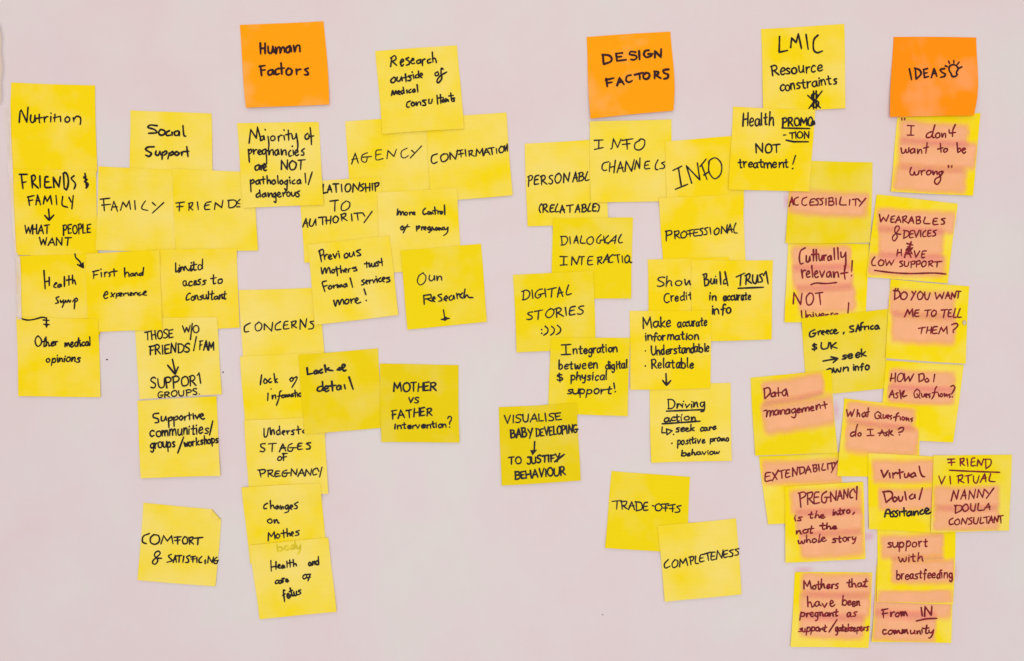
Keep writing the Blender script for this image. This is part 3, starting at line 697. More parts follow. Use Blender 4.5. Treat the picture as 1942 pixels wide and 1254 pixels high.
("Data",1449): (1410,580,4.18,"165 655 168 735;~160 660 200 650 212 690 170 738;~245 685 222 700 225 720 245 715 250 685 255 718;275 650 278 718;258 692 305 688;~335 660 308 685 315 712 335 705 340 665 352 718"),
("management",1449): (1410,580,4.18,"~160 835 185 830 182 885 195 840 212 835 210 880 225 835 238 838 235 872;~265 825 245 840 250 865 270 858 275 828 278 862;~290 830 295 862 305 830 325 828 328 858;~355 820 335 835 340 858 360 850 365 820 368 855;~402 815 382 830 388 850 408 840 412 815;~412 815 415 865 402 888 380 880;~425 835 448 825 440 812 425 830 432 848 452 842;~462 820 465 845 475 815 490 812 492 838 502 808 518 808 520 835;~532 820 555 810 545 798 532 815 540 832 560 828;~580 785 582 825 600 772 622 768 628 815;~632 800 650 782 662 765 660 812"),
("Majority",472): (430,20,3.3,"140 830 150 745 185 800 192 730 215 815;~232 785 212 795 215 815 232 805 235 785 240 810;~262 790 268 840 262 875 248 870;245 745 246 748;~290 785 275 795 280 815 300 808 300 790 288 785;322 788 325 818;~325 795 335 782 348 782;358 785 362 812;358 748 360 752;385 750 388 812;370 778 405 770;~402 780 408 805 430 795 435 770;~435 770 445 840 440 880"),
("of",578): (430,20,3.3,"~505 770 490 785 495 805 512 800 515 775;~522 735 528 790 530 840;515 790 545 785"),
("Build",1334): (1180,480,4.18,"648 170 655 260;~640 172 668 165 665 200 650 210;~650 210 685 215 680 250 655 262;~705 205 702 235 718 245 730 210;730 208 735 242;748 210 750 245;740 185 742 188;775 150 782 250;~828 205 808 215 805 245 825 240;815 150 838 260"),
("TRUST",1398): (1180,480,4.18,"942 172 935 260;905 190 970 160;985 175 980 250;~975 180 1010 165 1008 200 985 215;992 215 1025 240;~1035 175 1035 225 1060 240 1072 175;1072 175 1078 235;~1112 165 1090 175 1105 200 1110 225 1085 232;1120 178 1140 145 1157 245"),
("LMIC",1477): (1370,30,3.92,"425 155 422 272 485 258;508 235 515 165 548 200 565 135 588 245;622 140 638 250;~710 145 680 180 678 250 705 275 745 262"),
("H",84): (0,400,3.482,"290 395 298 515;325 440 325 495;295 470 325 462"),
("ealth",101): (0,400,3.482,"~358 490 375 480 368 475 355 500 372 508;~395 485 382 495 385 505 398 500 402 485 406 500;425 435 425 500;455 430 455 492;440 458 480 452;478 425 480 480;~480 468 490 456 500 486"),
("Symp",105): (0,400,3.482,"~388 568 370 575 378 590 385 605 365 612;~398 590 402 605 415 595;~418 588 418 620 410 638;~428 608 432 590 442 605 452 588 460 605 468 590;495 590 490 648;~480 600 500 577 512 590 490 608"),
("First",176): (0,400,3.482,"620 400 618 448;612 402 655 392;618 425 645 420;668 408 670 438;666 385 667 388;690 408 692 436;~692 415 700 406 710 405;~732 405 718 412 728 422 720 435;752 385 755 432;738 402 775 398"),
("hand",236): (0,400,3.482,"822 378 825 438;~826 418 840 405 850 415 852 435;~875 412 862 420 866 432 878 425 880 412 884 430;892 430 892 412;~892 418 902 408 910 428;~938 408 920 418 925 428 940 418;948 375 942 428"),
("experience",197): (0,400,3.482,"~685 560 712 548 702 532 685 560 695 580 712 572;732 568 760 542;735 542 750 568;770 548 766 578;~770 552 788 542 785 560 770 562;~790 558 805 548 798 542 792 562 806 562;815 548 818 562;~818 552 828 545 836 545;845 542 848 560;~858 555 872 545 864 540 858 558 872 558;~880 545 884 558 892 542 905 542 908 556;~925 540 912 548 920 558 935 552;~942 550 965 538 958 530 942 552 968 558"),
}

TRACED.update({
("Human",491): (430,20,3.3,"210 205 212 272;240 205 240 270;212 238 240 236;~258 225 262 262 280 265 288 228;288 226 295 262;~305 230 308 272 318 235 332 232 335 268 345 235 358 232 362 262;~395 222 372 238 375 262 392 258 400 228 405 258;~418 220 425 260 435 225 455 220 458 258"),
("Factors",492): (430,20,3.3,"212 348 218 408;205 350 240 345;212 375 240 372;~285 370 260 380 262 402 282 398 290 372 295 400;~325 362 305 375 308 400 330 395;340 330 345 398;325 365 362 360;~385 362 372 380 378 402 400 400 408 378 395 362;435 368 438 402;~438 380 450 370 465 368;~508 362 488 370 505 385 508 402 485 402"),
("Majority",472): (430,20,3.3,"140 830 150 745 185 800 192 730 215 815;~228 785 210 795 213 815 228 805 232 785 237 810;~258 788 264 840 257 878 244 872;240 745 242 749;~288 785 275 795 280 815 300 808 300 790 288 785;322 788 325 818;~325 795 335 782 348 782;358 785 362 812;358 748 360 752;385 750 388 812;370 778 405 770;~408 780 414 805 430 795 435 770;~435 770 445 840 440 880"),
("pregnancies",469): (430,20,3.3,"135 870 142 950;~135 885 150 868 155 885 140 900;165 870 170 900;~170 885 180 872 190 872;~195 892 215 882 205 872 195 888 205 902 218 898;~238 868 222 880 228 900 242 890 245 868;~245 868 250 940 246 962 232 957;~262 865 265 905 272 880 288 872 292 905;~320 870 302 882 305 905 318 900 322 872 328 902;~340 870 345 905 352 880 368 875 372 905;~400 875 388 890 392 912 408 908;415 875 418 905;410 850 412 852;~425 895 445 885 438 872 425 890 435 908 450 902;~485 865 468 880 482 890 480 905 465 905"),
("are",482): (430,20,3.3,"~200 965 178 978 182 1000 200 992 205 968 208 998;215 970 218 1000;~218 980 225 968 232 966;~228 988 246 978 238 965 228 985 238 1002 250 998"),
("NOT",532): (430,20,3.3,"342 995 342 938 378 995 380 935;~410 940 392 962 400 995 425 992 435 960 412 940;465 938 462 995;448 938 492 934"),
("pathological",474): (430,20,3.3,"148 1062 152 1135;~148 1072 165 1058 170 1075 152 1085;~202 1060 182 1072 188 1088 202 1080 205 1062 210 1088;228 1040 230 1085;215 1060 240 1055;252 1035 255 1085;~255 1072 268 1060 275 1085;~295 1060 282 1072 290 1088 305 1078 298 1060;318 1035 322 1085;~342 1062 332 1075 340 1088 352 1078 345 1062;~378 1062 362 1075 368 1088 380 1080 380 1062;~380 1062 375 1125 362 1115;395 1062 398 1085;393 1045 394 1048;~425 1060 410 1072 415 1085 430 1082;~455 1058 440 1070 445 1085 458 1078 460 1060 465 1085;490 1020 495 1080"),
("/",584): (430,20,3.3,"510 1090 535 1010"),
("dangerous",485): (430,20,3.3,"~205 1140 185 1155 190 1170 208 1160;205 1125 212 1168;~240 1142 222 1155 228 1168 240 1160 242 1142 248 1165;~258 1142 262 1168 270 1148 280 1145 285 1168;~302 1142 288 1155 295 1168 305 1158 305 1142;~305 1142 308 1200 295 1195;~315 1158 335 1148 325 1138 315 1155 328 1168 342 1162;350 1140 355 1165;~355 1150 365 1138 372 1138;~385 1135 375 1150 385 1165 398 1150 388 1135;~405 1138 408 1160 422 1158 428 1138;428 1138 432 1160;~455 1130 438 1140 452 1150 450 1165 435 1165"),
("LATIONSHIP",612): (560,320,4.179,"~222 125 220 190 248 188;255 190 272 130 290 188;258 168 288 165;320 125 325 188;300 122 345 120;365 125 370 185;~410 122 395 145 402 180 425 180 440 150 430 122 405 125;455 185 460 120 500 170 510 110;~540 120 515 135 535 150 535 170 512 178;555 120 560 185;590 118 590 178;550 152 595 148;610 118 612 172;632 122 635 178;~625 118 660 112 655 135 632 145"),
("TO",626): (560,320,4.179,"315 255 312 338;275 258 340 250;~400 258 370 285 365 325 390 332 425 310 432 272 405 256"),
("AUTHORITY",574): (560,320,4.179,"60 460 85 395 98 465;68 435 100 430;~118 400 112 445 135 455 160 405;160 402 165 450;215 390 218 445;185 388 240 382;245 385 248 440;282 378 278 438;240 412 285 408;~320 375 300 395 305 425 330 425 342 395 322 375;365 370 370 415;~360 365 398 355 395 378 370 388;375 390 412 412;445 360 450 415;490 355 498 408;465 355 528 350;535 352 552 378;608 340 545 428"),
("more",753): (560,320,4.179,"~812 320 808 370 822 340 832 340 835 368 848 342 858 345 860 368;~875 345 866 358 880 370 890 352 878 345;905 348 908 368;~908 355 918 346 925 346;~930 360 948 350 938 344 930 358 950 366"),
("Control",802): (560,320,4.179,"~1030 315 1012 335 1018 362 1045 355;~1055 340 1048 355 1060 362 1066 346 1056 340;~1072 345 1075 362 1085 348 1095 360;1105 305 1110 362;1090 335 1125 328;1130 338 1132 360;~1132 345 1142 338 1148 338;~1155 340 1150 355 1162 358 1168 342 1158 340;1182 290 1185 365"),
("of",759): (560,320,4.179,"~850 455 835 468 842 485 858 475 852 457;~890 445 870 480 855 510;850 465 905 460"),
("pregnancy",789): (560,320,4.179,"960 455 962 495;~960 465 985 455 975 475 962 478;1000 462 1002 488;~1002 470 1010 462 1015 460;~1020 478 1038 470 1028 460 1018 478 1035 488;~1062 460 1050 472 1055 485 1068 478 1068 462;~1068 462 1068 500 1055 505;1080 490 1085 462 1100 488;~1118 465 1108 480 1120 488 1128 468 1132 486;~1138 468 1141 488 1150 470 1158 485;~1170 465 1162 480 1175 485;~1180 465 1185 482 1200 478 1210 465;~1210 465 1205 505 1175 532"),
("Previous",604): (560,320,4.179,"190 650 208 740;~185 655 215 640 225 670 200 695;228 685 235 722;~235 695 245 682 258 680;~262 705 285 695 275 682 262 702 275 718 292 712;300 678 315 710 330 670;345 672 352 708;340 655 342 658;~405 670 388 685 395 708 415 700 418 680 405 670;~430 668 432 695 450 695 462 662;462 660 470 692;~515 642 485 655 508 670 518 685 490 692"),
("mothers",609): (560,320,4.179,"~205 785 215 835 228 795 238 790 245 830 258 790 270 788 278 830;~298 798 288 815 298 828 312 815 302 798;325 780 335 850;310 800 352 792;~358 770 362 828 368 808 380 805 384 822;~390 812 408 800 398 792 390 810 404 822;~420 820 425 796 438 792;~480 780 450 790 480 792 488 806 462 812"),
("trust",691): (560,320,4.179,"565 740 568 785;548 755 590 748;~585 755 590 780 600 760;~605 752 608 775 622 775 630 750;630 750 635 775;~660 735 640 745 655 755 655 770 638 772;682 712 690 770;665 745 692 738"),
("Formal",611): (560,320,4.179,"~245 890 215 900 220 930 235 975;222 935 255 925;~275 925 262 945 275 955 290 940 278 925;300 925 305 950;~305 940 315 925 325 922;~332 920 336 945 345 924 354 940 364 918 372 936;~398 912 382 926 388 940 402 930 405 910 412 936;435 868 455 942"),
("services",684): (560,320,4.179,"~545 880 525 890 545 905 540 918 522 922;~555 905 575 892 565 885 555 905 572 915;585 885 590 912;~590 895 598 884 605 884;612 880 622 905 635 875;645 872 650 902;640 855 641 858;~675 866 660 880 667 896 682 892;~688 885 710 870 697 862 688 885 705 898;~745 862 720 868 745 878 748 892 722 900"),
("more",633): (560,320,4.179,"~305 1045 318 1092 330 1050 342 1045 350 1080 365 1042 378 1040 385 1075;~405 1035 392 1055 402 1072 422 1062 422 1040 405 1035;438 1035 445 1068;~445 1050 455 1035 468 1032;~475 1055 498 1035 485 1025 475 1050 492 1068 520 1058"),
("!",689): (560,320,4.179,"545 955 560 1000;562 1044 564 1048"),
("outside",741): (640,70,3.92,"~420 300 398 320 402 340 425 335 432 310 420 300;~445 300 442 325 462 328 475 300;475 298 482 328;505 278 510 335;488 305 522 298;~548 288 528 294 546 308 540 325 522 325;562 280 568 312;556 262 557 265;~595 280 580 290 582 305 598 302;602 255 605 305;~612 295 632 280 620 270 612 292 630 305"),
("of",824): (640,70,3.92,"~745 260 725 272 732 290 752 280 745 260;~785 240 772 235 770 270 775 310 750 342 740 325 765 290 812 262"),
("medical",742): (640,70,3.92,"~402 435 410 400 422 430 435 400 442 425;~450 420 465 410 455 402 448 420 465 430;~482 400 472 412 480 425 492 412;488 375 497 420;515 395 518 418;~545 390 530 402 535 415 550 410;~570 388 558 400 565 412 575 402 575 388 578 410;592 358 598 412"),
("consultants",771): (640,70,3.92,"~540 478 518 490 515 520 535 522;~560 485 548 500 558 515 575 502 562 485;~585 485 590 512 600 488 615 485 620 508;~658 470 632 475 650 490 655 508 632 510;~680 465 680 492 698 492 705 462;740 435 745 500;765 430 768 495;752 455 785 450;~790 460 778 475 786 488 796 470 800 486;~806 460 808 482 818 465 826 480;842 418 848 475;828 440 862 435;~870 455 854 458 866 465 868 478 854 480"),
("lock",493): (440,540,3.92,"220 672 210 745;~245 700 235 720 245 735 262 722 250 700;~285 698 272 712 280 728 295 722;312 662 322 730;335 700 318 712 338 728"),
("o%",549): (440,540,3.92,"~445 690 430 705 440 720 455 705 445 690;~460 695 482 685 478 710 445 765"),
("infomatio",508): (440,540,3.92,"268 808 265 862;290 775 291 778;~298 822 300 852 308 828 322 822 325 850;~365 790 355 800 350 840 330 898;340 830 370 825;~378 820 370 835 382 842 390 825 380 820;~395 820 398 838 408 818 415 835 425 815 430 832;~447 812 437 825 445 835 453 818 456 832;468 785 472 835;458 808 482 802;486 812 489 832;~505 805 495 820 505 832 518 818 508 805"),
("Lack",582): (440,540,3.92,"558 620 562 668 598 660;~625 638 610 648 615 662 632 655 635 638 640 660;~668 630 650 645 658 658 675 652;690 600 698 652;720 618 700 632 750 640"),
("of",640): (440,540,3.92,"~782 634 800 618 815 624 800 636 786 630;~806 628 835 612 838 596 822 596 818 615 830 640 848 636"),
("detail",602): (440,540,3.92,"~665 755 640 765 635 788 662 790 675 770;672 722 678 788;~685 780 715 768 702 752 685 775 700 795 722 785;742 720 748 790;718 755 775 748;~795 748 778 765 785 782 802 775 808 750 812 778;835 745 842 775;870 688 900 778"),
("Understa",500): (440,540,3.92,"~238 1070 240 1128 260 1125 270 1068;~282 1064 290 1118 296 1088 308 1080 316 1112;~350 1080 332 1092 338 1116 354 1108;352 1052 358 1114;~372 1105 394 1092 382 1085 372 1102 387 1118;408 1088 413 1112;~413 1098 422 1088 430 1086;~462 1080 442 1090 458 1100 455 1114 440 1114;490 1052 495 1110;478 1080 512 1075;~545 1078 525 1090 532 1102 548 1100"),
("STAGES",492): (440,780,3.06,"~192 188 168 192 170 208 190 220 182 235 162 232;235 188 232 235;212 190 258 186;275 235 295 190 312 232;282 215 312 212;~348 188 328 200 325 228 345 232 355 215;335 212 372 212;~405 186 385 190 382 220 408 220;385 203 402 202;~455 183 432 188 452 202 450 218 430 220"),
("PREGNANCY",490): (440,780,3.06,"160 345 168 382;~150 342 190 340 188 358 165 365;210 345 210 382;~205 345 235 342 230 358 212 362;215 362 242 380;~275 348 255 350 250 378 280 375;255 363 272 362;~318 342 295 352 292 375 312 378 320 362;302 360 336 358;342 375 345 335 372 370 378 335;382 378 405 335 420 378;388 362 418 358;425 375 430 338 455 372 462 335;~488 330 470 345 472 370 492 365;495 332 505 350;522 325 508 382"),
("Changes",500): (440,780,3.06,"~205 535 188 545 185 565 202 565;222 520 225 568;~225 555 238 545 245 565;~264 548 252 558 260 568 270 552 274 566;~282 548 285 570 295 552 300 568;~320 545 308 555 315 568 325 558 325 545;~325 545 328 580 305 590;~334 562 352 552 342 545 334 560 347 570;~382 528 362 540 377 552 375 565 360 565"),
("mothers",508): (440,780,3.06,"210 752 212 705 228 728 245 700 250 742;~265 712 255 725 265 738 278 725 268 712;298 690 302 735;285 710 315 705;318 682 322 728;~322 718 332 708 338 725;~342 718 357 708 349 700 342 716 354 726;~390 692 370 700 386 708 385 718 366 722"),
("Health",512): (440,780,3.06,"225 868 228 928;255 875 255 918;228 905 255 900;~265 905 278 895 272 890 265 905 280 912;~296 893 286 906 295 912 302 897 306 910;318 872 320 908;335 865 338 905;325 882 350 878;355 862 358 902;~358 890 368 885 375 898"),
("COMFORT",270): (240,740,3.3,"~142 898 105 915 100 950 125 962;~170 905 150 925 152 955 180 965 205 945 200 912 172 905;215 962 232 912 255 945 282 912 290 962;318 918 320 965;298 922 342 918;302 942 335 938;~362 918 350 940 358 962 380 955 378 925 362 918;392 928 395 965;~390 925 415 920 410 938 395 942;398 945 420 965;448 925 445 968;415 928 478 922"),
("SATISFICING",317): (240,740,3.3,"~280 1028 262 1038 275 1055 285 1068 252 1078;292 1078 305 1035 312 1078;295 1060 312 1058;330 1038 328 1078;312 1038 345 1035;358 1040 352 1078;~395 1035 375 1045 388 1062 385 1078 368 1078;415 1042 415 1078;402 1045 432 1040;405 1058 430 1055;440 1048 440 1080;~470 1042 455 1058 455 1078 472 1078;492 1065 492 1088;508 1080 512 1040 535 1080 545 1045;~566 1046 550 1060 548 1082 564 1085 570 1068;556 1068 574 1066"),
("Supportive",290): (240,740,3.3,"~200 145 170 150 168 170 195 180 200 200 178 205;~218 165 218 190 235 190 245 165;245 165 250 190;262 175 265 235;~262 180 280 168 285 185 265 195;295 170 298 228;~297 178 315 162 320 180 298 190;~342 160 330 175 340 188 352 175 345 160;362 165 365 190;~365 172 375 162;392 142 395 185;380 160 408 155;418 160 420 182;416 148 417 151;430 158 442 180 455 150;~458 168 480 158 470 148 458 165 475 182 488 178"),
("Virtual",1672): (1630,840,3.135,"130 165 145 205 170 165;178 180 182 208;198 180 200 210;~200 190 215 178 225 180;238 160 242 212;225 182 262 172;~268 185 270 205 285 202 292 180;292 180 298 200;~325 178 305 190 312 205 330 195;328 178 336 200;~355 140 362 175 374 198 388 202"),
("Doula",1677): (1630,840,3.135,"145 298 158 355;~138 292 185 290 195 320 158 355;~210 322 198 335 208 350 225 335 212 322;~232 320 238 345 252 342 258 318;270 292 278 340;~315 305 298 320 305 335 325 325 328 305 332 330"),
("Assistance",1678): (1630,840,3.135,"~150 440 160 402 178 400 185 440;152 420 184 422;~205 405 190 415 203 425 200 438 187 440;~228 402 213 412 226 422 222 438 209 438;238 410 240 436;264 388 267 435;250 410 280 405;~298 408 282 420 288 435 305 425 308 405 312 432;~322 408 324 432 334 410 346 408 350 430;~375 398 360 412 365 425 382 420;~388 412 412 398 398 388 388 410 405 422 430 410"),
("FRIEND",1799): (1630,840,3.135,"545 98 548 135;525 98 568 96;528 118 568 115;600 95 600 138;~598 98 620 92 618 110 602 115;605 118 625 135;640 95 645 140;~685 90 668 95 665 135 690 135;668 115 685 112;700 138 705 100 725 135 738 95;750 100 752 155;~745 98 780 100 780 130 752 155"),
("VIRTUAL",1781): (1630,840,3.135,"472 198 488 245 510 198;538 200 542 245;588 200 588 240;~582 198 612 192 608 215 590 220;592 222 622 238;645 195 648 240;628 198 670 190;~678 198 680 230 698 238 712 195;718 235 745 184 752 232;727 215 755 208;~780 184 772 225 808 232"),
("NANNY",1804): (1630,840,3.135,"545 345 560 285 578 335 590 280;602 335 625 280 632 335;610 315 635 312;650 335 655 285 680 330 690 275;700 325 708 278 732 325 742 275;748 280 766 300;798 270 755 330"),
("DOULA",1811): (1630,840,3.135,"572 375 570 420;~565 372 605 375 605 400 570 420;~630 365 612 385 625 408 648 392 640 368 628 365;~662 362 662 395 682 405 692 362;~708 360 705 400 735 400;740 400 768 360 775 398;748 385 778 380"),
("CONSULTANT",1801): (1630,840,3.135,"~555 448 535 462 538 485 560 482;~580 455 565 470 575 488 595 478 590 455 578 455;605 485 612 448 632 482 642 445;~668 445 648 452 665 465 665 480 645 485;~680 445 680 475 698 480 708 445;~722 442 718 478 740 475;755 440 758 478;738 445 772 438;767 478 785 435 792 475;772 462 795 458;800 475 804 438 820 470 828 432;838 434 842 478;824 438 855 432"),
("WEARABLES",1667): (1470,300,3.918,"775 418 785 475 805 440 825 470 845 422;~888 430 865 438 862 475 890 475;865 455 885 452;895 480 918 432 935 478;902 462 932 460;950 438 950 482;~945 438 975 430 972 450 952 458;955 460 985 480;990 485 1015 435 1030 485;998 468 1028 465;1050 438 1050 488;~1048 438 1075 435 1072 455 1052 462;~1052 462 1080 465 1075 485 1050 488;~1115 440 1105 482 1150 488;~1205 448 1180 452 1175 492 1212 492;1180 470 1202 468;~1262 448 1235 455 1255 470 1255 488 1232 492"),
("DEVICES",1715): (1470,300,3.918,"962 540 955 598;~955 538 990 545 990 575 955 598;~1025 538 1005 545 1000 590 1028 588;1005 565 1025 562;1035 540 1048 588 1072 535;1082 540 1082 585;~1120 538 1100 555 1100 582 1122 582;~1158 535 1138 542 1135 580 1160 578;1138 560 1155 558;~1198 535 1175 545 1190 558 1190 575 1168 580"),
("LOW",1654): (1470,300,3.918,"~740 735 720 765 722 795 748 798;~785 755 768 775 775 798 800 795 808 768 788 755;820 755 828 798 850 765 862 795 885 755"),
("SUPPORT",1706): (1470,300,3.918,"~945 765 925 772 942 785 945 800 925 808;~962 768 962 800 985 802 995 768;1012 770 1010 815;~1008 772 1035 765 1035 785 1012 790;1052 768 1050 812;~1048 770 1075 762 1075 785 1052 790;~1105 765 1088 785 1098 808 1120 795 1120 770 1105 765;1145 768 1142 805;~1140 770 1168 762 1165 780 1145 788;1148 788 1172 805;1205 772 1202 810;1176 772 1240 768"),
("ACCESSIBILITY",1498): (1470,300,3.918,"105 358 125 290 135 348;110 328 135 322;~172 290 145 305 142 340 162 350 172 345;~235 290 205 305 200 340 222 352 235 345;~292 302 265 310 260 348 295 348;265 328 288 325;~325 300 302 308 318 322 318 345 298 348;~358 298 335 308 350 322 350 342 330 348;378 300 378 350;402 300 398 350;~398 298 428 295 425 318 402 322;~402 322 435 325 430 348 398 350;452 298 455 348;~490 290 480 335 492 348 530 348;555 310 552 350;598 305 598 355;575 308 618 302;616 305 636 325;672 300 625 358"),
("management",1449): (1410,580,4.18,"~160 835 185 830 182 885 195 840 212 835 210 880 225 835 238 838 235 872;~265 825 245 840 250 865 270 858 275 828 278 862;~290 830 295 862 305 830 325 828 328 858;~355 820 335 835 340 858 360 850 365 820 368 855;~402 815 382 830 388 850 408 840 412 815;~412 815 415 865 402 888 380 880;~425 835 448 825 440 812 425 830 432 848 452 842;~462 820 465 845 475 815 490 812 492 838 502 808 518 808 520 835;~532 820 555 810 545 798 532 815 540 832 560 828;~575 790 578 825 588 790 605 785 610 815;640 762 650 815;622 790 664 780"),
})

